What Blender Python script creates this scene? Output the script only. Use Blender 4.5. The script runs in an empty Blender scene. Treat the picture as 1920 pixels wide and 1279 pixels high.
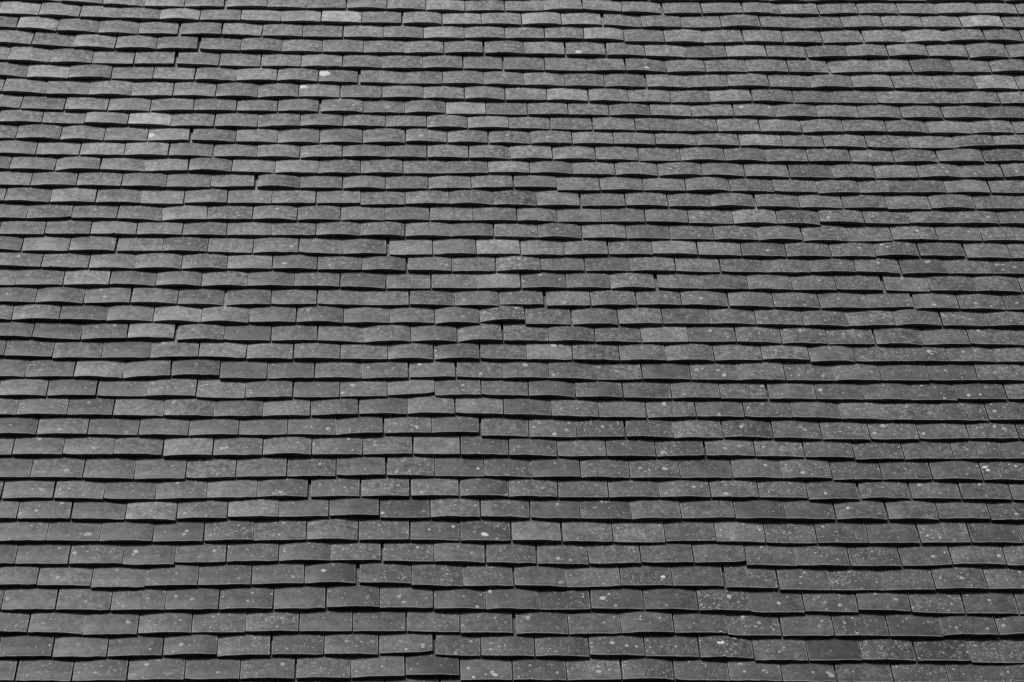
import bpy, math, random
from mathutils import Vector, Matrix

R = math.radians
scene = bpy.context.scene
COL = scene.collection

# ------------------------------------------------------------------ roof frame
PITCH = R(54)                      # pitch of the roof slope
ROOF_ORIGIN = Vector((0, 0, 5.2))  # a point on the slope
AX_U = Vector((1, 0, 0))                                  # along the courses
AX_V = Vector((0, math.cos(PITCH), math.sin(PITCH)))      # up the slope
AX_N = Vector((0, -math.sin(PITCH), math.cos(PITCH)))     # out of the slope
ROOF = Matrix((AX_U, AX_V, AX_N)).transposed().to_4x4()
ROOF.translation = ROOF_ORIGIN


def to_world(t):
    return AX_U * t[0] + AX_V * t[1] + AX_N * t[2]


# ------------------------------------------------------------------ camera
cam_data = bpy.data.cameras.new('camera')
cam_data.lens = 93.8114
cam_data.sensor_width = 36.0
cam_data.sensor_fit = 'HORIZONTAL'
cam_data.clip_start = 0.1
cam_data.clip_end = 500
cam = bpy.data.objects.new('camera', cam_data)
COL.objects.link(cam)
cm = Matrix((to_world((0.999044, -0.028861, 0.032846)), to_world((-0.006338, 0.647692, 0.761876)), to_world((-0.043263, -0.761355, 0.646890)))).transposed().to_4x4()
cm.translation = ROOF_ORIGIN + to_world((-0.407417, -7.169904, 6.091950))
cam.matrix_world = cm
scene.camera = cam

# ------------------------------------------------------------------ light
SUN_EL = R(64)
SUN_DIR_AZ = R(-52)     # azimuth measured from -Y (towards the viewer), negative = left
sdir = Vector((math.sin(SUN_DIR_AZ) * math.cos(SUN_EL), -math.cos(SUN_DIR_AZ) * math.cos(SUN_EL), math.sin(SUN_EL)))
world = bpy.data.worlds.new('World')
scene.world = world
world.use_nodes = True
wn, wl = world.node_tree.nodes, world.node_tree.links
wn.clear()
sky = wn.new('ShaderNodeTexSky')
sky.sky_type = 'NISHITA'
sky.sun_disc = False
sky.sun_elevation = SUN_EL
sky.sun_rotation = math.atan2(sdir.x, sdir.y)
bw = wn.new('ShaderNodeRGBToBW')          # the photograph is black and white
bg = wn.new('ShaderNodeBackground')
bg.inputs['Strength'].default_value = 0.05
wo = wn.new('ShaderNodeOutputWorld')
wl.new(sky.outputs['Color'], bw.inputs['Color'])
wl.new(bw.outputs['Val'], bg.inputs['Color'])
wl.new(bg.outputs['Background'], wo.inputs['Surface'])

sun_data = bpy.data.lights.new('sun', 'SUN')
sun_data.energy = 5.0
sun_data.angle = R(18)
sun_data.color = (1, 1, 1)
sun = bpy.data.objects.new('sun', sun_data)
COL.objects.link(sun)
sun.location = (0, 0, 20)
sun.rotation_euler = sdir.to_track_quat('Z', 'Y').to_euler()

vs = scene.view_settings
vs.view_transform = 'Standard'
vs.look = 'None'
vs.gamma = 1.0
vs.use_curve_mapping = False
vs.exposure = -1.02

# ------------------------------------------------------------------ materials


class NT:
    def __init__(self, name):
        self.m = bpy.data.materials.new(name)
        self.m.use_nodes = True
        self.n = self.m.node_tree.nodes
        self.l = self.m.node_tree.links
        self.n.clear()
        self.out = self.n.new('ShaderNodeOutputMaterial')
        self.b = self.n.new('ShaderNodeBsdfPrincipled')
        self.l.new(self.b.outputs[0], self.out.inputs[0])

    def _in(self, sock, v):
        if isinstance(v, (int, float)):
            sock.default_value = v
        elif isinstance(v, tuple):
            sock.default_value = v
        else:
            self.l.new(v, sock)

    def math(self, op, a, b=0.0, c=0.0, clamp=False):
        x = self.n.new('ShaderNodeMath')
        x.operation = op
        x.use_clamp = clamp
        self._in(x.inputs[0], a)
        self._in(x.inputs[1], b)
        self._in(x.inputs[2], c)
        return x.outputs[0]

    def vmath(self, op, a, b):
        x = self.n.new('ShaderNodeVectorMath')
        x.operation = op
        self._in(x.inputs[0], a)
        self._in(x.inputs[1], b)
        return x.outputs[0]

    def noise(self, vec, scale, detail=2.0, rough=0.5):
        x = self.n.new('ShaderNodeTexNoise')
        self._in(x.inputs['Vector'], vec)
        x.inputs['Scale'].default_value = scale
        x.inputs['Detail'].default_value = detail
        x.inputs['Roughness'].default_value = rough
        return x.outputs['Fac']

    def voronoi(self, vec, scale):
        x = self.n.new('ShaderNodeTexVoronoi')
        self._in(x.inputs['Vector'], vec)
        x.inputs['Scale'].default_value = scale
        return x.outputs['Distance'], x.outputs['Color']

    def ramp(self, v, lo, hi, a=0.0, b=1.0, smooth=True):
        x = self.n.new('ShaderNodeMapRange')
        x.interpolation_type = 'SMOOTHSTEP' if smooth else 'LINEAR'
        self._in(x.inputs['Value'], v)
        self._in(x.inputs['From Min'], lo)
        self._in(x.inputs['From Max'], hi)
        self._in(x.inputs['To Min'], a)
        self._in(x.inputs['To Max'], b)
        return x.outputs['Result']


def clay_material():
    """Weathered flat clay tile; per-tile tone, seed and lichen amount come from the
    object colour (single tiles) or the tile_tone attribute (the joined field)."""
    t = NT('weathered_clay')
    oi = t.n.new('ShaderNodeObjectInfo')
    at = t.n.new('ShaderNodeAttribute')
    at.attribute_name = 'tile_tone'
    tot = t.vmath('ADD', oi.outputs['Color'], at.outputs['Color'])
    sp = t.n.new('ShaderNodeSeparateXYZ')
    t.l.new(tot, sp.inputs[0])
    tone, pack, lich = sp.outputs[0], sp.outputs[1], sp.outputs[2]
    film_amt = t.math('DIVIDE', t.math('FLOOR', t.math('DIVIDE', pack, 2.0)), 20.0)
    seed = t.math('MODULO', pack, 2.0)
    uv = t.n.new('ShaderNodeUVMap')
    uv.uv_map = 'tile_uv'
    su = t.n.new('ShaderNodeSeparateXYZ')
    t.l.new(uv.outputs[0], su.inputs[0])
    ux, uy = su.outputs[0], su.outputs[1]      # metres on the tile face
    cb = t.n.new('ShaderNodeCombineXYZ')
    t.l.new(ux, cb.inputs[0])
    t.l.new(uy, cb.inputs[1])
    t.l.new(t.math('MULTIPLY', seed, 37.0), cb.inputs[2])
    P = cb.outputs[0]

    cloud = t.noise(P, 14, 3, .55)
    mott = t.noise(P, 60, 4, .6)
    grain = t.noise(P, 420, 2, .6)
    st = t.n.new('ShaderNodeMapping')
    t.l.new(P, st.inputs['Vector'])
    st.inputs['Scale'].default_value = (1, 9, 1)
    streak = t.noise(st.outputs[0], 45, 3, .6)
    val = t.math('MULTIPLY', tone, t.ramp(cloud, .3, .7, .78, 1.26))
    val = t.math('MULTIPLY', val, t.ramp(mott, .3, .7, .74, 1.28))
    val = t.math('MULTIPLY', val, t.ramp(grain, .25, .75, .64, 1.36))
    val = t.math('MULTIPLY', val, t.ramp(streak, .3, .7, .88, 1.13))
    # pale bloom of thin lichen film in patches
    film = t.math('MULTIPLY', t.ramp(t.noise(P, 55, 6, .75), .44, .64), film_amt)
    # scattered specks, two sizes
    nz = t.n.new('ShaderNodeTexNoise')
    t.l.new(P, nz.inputs['Vector'])
    nz.inputs['Scale'].default_value = 210
    nz.inputs['Detail'].default_value = 2
    off = t.n.new('ShaderNodeVectorMath')
    off.operation = 'MULTIPLY_ADD'
    t.l.new(nz.outputs['Color'], off.inputs[0])
    off.inputs[1].default_value = (.006, .006, 0)
    t.l.new(P, off.inputs[2])
    PW = off.outputs[0]
    d1, c1 = t.voronoi(PW, 170)
    s1 = t.n.new('ShaderNodeSeparateXYZ')
    t.l.new(c1, s1.inputs[0])
    dens = t.ramp(t.noise(P, 24, 4, .7), .40, .62)
    pr = t.math('MULTIPLY', t.math('MULTIPLY', dens, lich), .95)
    on1 = t.math('LESS_THAN', s1.outputs[0], pr)
    r1 = t.math('MULTIPLY_ADD', s1.outputs[1], .42, .20)
    k1 = t.math('MULTIPLY', t.ramp(t.math('DIVIDE', d1, r1), .7, 1.05, 1.0, 0.0), on1)
    d2, c2 = t.voronoi(PW, 62)
    s2 = t.n.new('ShaderNodeSeparateXYZ')
    t.l.new(c2, s2.inputs[0])
    on2 = t.math('LESS_THAN', s2.outputs[0], t.math('MULTIPLY', lich, .36))
    r2 = t.math('MULTIPLY_ADD', s2.outputs[1], .20, .09)
    k2 = t.math('MULTIPLY', t.ramp(t.math('DIVIDE', d2, r2), .75, 1.1, 1.0, 0.0), on2)
    k = t.math('MAXIMUM', t.math('MULTIPLY', k1, t.math('MULTIPLY_ADD', s1.outputs[2], .55, .35)),
               t.math('MULTIPLY', k2, .85))
    # lighter arris along the tail edge and the two sides 
    side = t.math('SUBTRACT', .0825, t.math('ABSOLUTE', ux))
    edge = t.math('MINIMUM', t.math('ADD', side, t.math('LESS_THAN', side, -.001)), t.math('ADD', uy, t.math('LESS_THAN', uy, -.0005)))
    edn = t.noise(P, 90, 3, .6)
    pale_edge = t.math('MULTIPLY', t.ramp(edge, .0005, .0032, 1.0, 0.0), t.ramp(edn, .30, .62))
    rim = t.math('MULTIPLY', t.ramp(uy, .0010, .0034, 1.0, 0.0), t.ramp(t.noise(P, 55, 4, .7), .22, .55))
    rim = t.math('MULTIPLY', rim, t.math('GREATER_THAN', uy, -.0005))
    pale_edge = t.math('MAXIMUM', t.math('MULTIPLY', pale_edge, .42), t.math('MULTIPLY', rim, .55))
    val = t.math('ADD', val, t.math('MULTIPLY', film, .23))
    mx = t.n.new('ShaderNodeMix')
    t.l.new(t.math('MAXIMUM', pale_edge, t.math('MULTIPLY', k, .75)), mx.inputs[0])
    t.l.new(val, mx.inputs[2])
    mx.inputs[3].default_value = .78
    # shade below courses and in joints is painted onto tail face and cut sides
    edge_shade = t.ramp(uy, -.0012, -.0008, .16, 1.0, smooth=False)
    # few dark pits
    pit = t.math('MULTIPLY', t.ramp(t.noise(P, 190, 1, .5), .20, .27, .45, 1.0), 1.0)
    fin = t.math('MULTIPLY', t.math('MULTIPLY', mx.outputs[0], pit), edge_shade)
    cc = t.n.new('ShaderNodeCombineColor')
    for i in range(3):
        t.l.new(fin, cc.inputs[i])
    t.l.new(cc.outputs[0], t.b.inputs['Base Color'])
    t.b.inputs['Roughness'].default_value = .50
    t.b.inputs['Specular IOR Level'].default_value = .5
    h = t.math('ADD', t.math('MULTIPLY', grain, .5), t.math('ADD', t.math('MULTIPLY', mott, .8), t.math('MULTIPLY', streak, .5)))
    bmp = t.n.new('ShaderNodeBump')
    bmp.inputs['Strength'].default_value = .45
    bmp.inputs['Distance'].default_value = .0012
    t.l.new(h, bmp.inputs['Height'])
    t.l.new(bmp.outputs[0], t.b.inputs['Normal'])
    return t.m


def lichen_material():
    t = NT('crusty_lichen')
    tc = t.n.new('ShaderNodeTexCoord')
    at = t.n.new('ShaderNodeAttribute')
    at.attribute_name = 'tile_tone'
    n1 = t.noise(tc.outputs['Object'], 260, 3, .6)
    v = t.math('MINIMUM', .88, t.math('MULTIPLY', at.outputs['Fac'], t.ramp(n1, .3, .7, .78, 1.15)))
    cc = t.n.new('ShaderNodeCombineColor')
    for i in range(3):
        t.l.new(v, cc.inputs[i])
    t.l.new(cc.outputs[0], t.b.inputs['Base Color'])
    t.b.inputs['Roughness'].default_value = .95
    t.b.inputs['Specular IOR Level'].default_value = .1
    return t.m


def plain_material(name, lo, hi, scale):
    t = NT(name)
    tc = t.n.new('ShaderNodeTexCoord')
    v = t.ramp(t.noise(tc.outputs['Object'], scale, 4, .6), .3, .7, lo, hi)
    cc = t.n.new('ShaderNodeCombineColor')
    for i in range(3):
        t.l.new(v, cc.inputs[i])
    t.l.new(cc.outputs[0], t.b.inputs['Base Color'])
    t.b.inputs['Roughness'].default_value = .9
    return t.m


CLAY = clay_material()
LICHEN = lichen_material()
FELT = plain_material('roofing_felt', .015, .03, 30)
TIMBER = plain_material('old_timber', .05, .09, 40)

# ------------------------------------------------------------------ tile shapes
TILE_L, TILE_T = 0.265, 0.0134
TILT = 0.157                       # slope of a tile against the roof plane (it lies on the two below)
NX = 6


class Shape:
    """one way a hand-made tile came out of the kiln; x runs over -0.5..0.5 (scaled by width)"""

    def __init__(self, rnd, camber, chip=''):
        self.h = camber
        self.skew = rnd.uniform(-.22, .22)
        self.pw = rnd.uniform(1.8, 3.4)
        self.sag = rnd.uniform(0.0, .0016)
        self.fr = [rnd.gauss(0, .0008) for _ in range(NX + 1)]
        if rnd.random() < .4:         # a worn-off corner
            self.fr[rnd.choice((0, -1))] += rnd.uniform(.0015, .004)
        self.dome = [rnd.gauss(0, .00025) for _ in range(NX + 1)]
        self.thick = TILE_T + rnd.uniform(-.0008, .0008)
        self.chip = chip

    def z(self, x, y):
        s = 2 * x
        b = (1 - abs(s) ** self.pw) * (1 + self.skew * s)
        return self.h * b - self.sag * max(0.0, 1 - y / .05) ** 2

    def build(self, width=.165):
        uw = .165                     # the face pattern keeps one width
        xs = [-.5 + i / NX for i in range(NX + 1)]
        if self.chip == 'c':
            xs = [-.5, -.28, -.05, .15, .27, .38, .5]
        V, F, U, E = [], [], [], []

        def add(x, y, z, u, v, e):
            V.append((x, y, z)); U.append((u, v)); E.append(e)
            return len(V) - 1

        front = []
        for i, x in enumerate(xs):
            y = self.fr[i]
            if self.chip == 'c':
                y = (0, 0, .0003, .0005, .001, .004, .010)[i]
            elif i in (0, NX):
                y += .0006
            front.append(y)
        rowsv = []
        for (yy, dz, e) in ((0.0, -.0012, 0.0), (.0016, 0.0, .0012), (.05, 0.0, .05), (TILE_L, 0.0, .2)):
            row = []
            for i, x in enumerate(xs):
                y = front[i] + yy if yy < .01 else (max(yy, front[i] + .004) if yy < TILE_L else yy)
                zz = self.z(x, y) + dz + (self.dome[i] if yy < .06 else 0)
                dx = (.5 - abs(x)) * width
                row.append(add(x, y, zz, x * uw, y - front[i] if yy < .01 else y, min(e, dx)))
            rowsv.append(row)
        for a, b in zip(rowsv, rowsv[1:]):
            for i in range(NX):
                F.append((a[i], a[i + 1], b[i + 1], b[i]))
        # tail face (own vertices, so that its edge stays crisp)
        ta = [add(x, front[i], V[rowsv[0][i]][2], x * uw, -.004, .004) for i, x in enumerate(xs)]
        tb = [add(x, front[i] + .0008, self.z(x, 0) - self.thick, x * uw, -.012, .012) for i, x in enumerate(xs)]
        for i in range(NX):
            F.append((tb[i], tb[i + 1], ta[i + 1], ta[i]))
        # underside
        ua = [add(x, front[i] + .0008, self.z(x, 0) - self.thick, x * uw, .4, .05) for i, x in enumerate(xs)]
        ub = [add(x, TILE_L, self.z(x, TILE_L) - self.thick, x * uw, .6, .05) for x in xs]
        for i in range(NX):
            F.append((ua[i + 1], ua[i], ub[i], ub[i + 1]))
        # sides
        for s, k in ((-.5, 0), (.5, NX)):
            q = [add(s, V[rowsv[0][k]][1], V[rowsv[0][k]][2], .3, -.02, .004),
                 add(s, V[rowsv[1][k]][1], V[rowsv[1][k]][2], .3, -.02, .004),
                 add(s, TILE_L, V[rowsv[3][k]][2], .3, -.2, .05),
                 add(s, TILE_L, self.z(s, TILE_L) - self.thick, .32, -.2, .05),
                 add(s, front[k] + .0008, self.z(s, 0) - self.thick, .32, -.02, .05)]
            F.append(tuple(q) if s > 0 else tuple(reversed(q)))
        return V, F, U, E


def fill_mesh(me, V, F, U, E, tone=None):
    me.from_pydata(V, [], F)
    uvl = me.uv_layers.new(name='tile_uv')
    li = [0] * len(me.loops)
    me.loops.foreach_get('vertex_index', li)
    flat = []
    for k in li:
        flat.extend(U[k])
    uvl.data.foreach_set('uv', flat)
    if tone:
        ta = me.attributes.new('tile_tone', 'FLOAT_COLOR', 'POINT')
        ta.data.foreach_set('color', tone)
    me.polygons.foreach_set('use_smooth', [True] * len(me.polygons))
    me.materials.append(CLAY)
    me.update()


rnd = random.Random(11)
CAMBERS = [0.0005, .0012, .0018, .0022, .0026, .003, .0034, .0038, .0042, .0046, .005, .0055, .006, .0068,
           .0016, .0024, .0031, .0036, .004, .0048, .0052, .0028, .0044, .002]
SHAPES = [Shape(rnd, h) for h in CAMBERS]
CHIPPED = Shape(rnd, .0022, 'c')
SHAPES.append(CHIPPED)
MESHES = []
for s in SHAPES:
    me = bpy.data.meshes.new('roof_tile')
    fill_mesh(me, *s.build())
    MESHES.append(me)

# ------------------------------------------------------------------ the roof
roof = bpy.data.objects.new('tiled_roof', None)
roof.empty_display_size = .5
COL.objects.link(roof)
roof.matrix_world = ROOF
roof['label'] = 'steep old roof slope covered in courses of weathered grey flat clay tiles'
roof['category'] = 'roof'
roof['kind'] = 'thing'


def part(name, me, mat=None):
    o = bpy.data.objects.new(name, me)
    COL.objects.link(o)
    o.parent = roof
    if mat:
        me.materials.append(mat)
    return o


def box_mesh(name, x0, x1, y0, y1, z0, z1):
    me = bpy.data.meshes.new(name)
    v = [(x, y, z) for z in (z0, z1) for y in (y0, y1) for x in (x0, x1)]
    me.from_pydata(v, [], [(0, 2, 3, 1), (4, 5, 7, 6), (0, 1, 5, 4), (2, 6, 7, 3), (0, 4, 6, 2), (1, 3, 7, 5)])
    return me


part('underlay', box_mesh('underlay', -3.75, 4.15, -2.15, 2.95, -.085, -.080), FELT)

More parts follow.
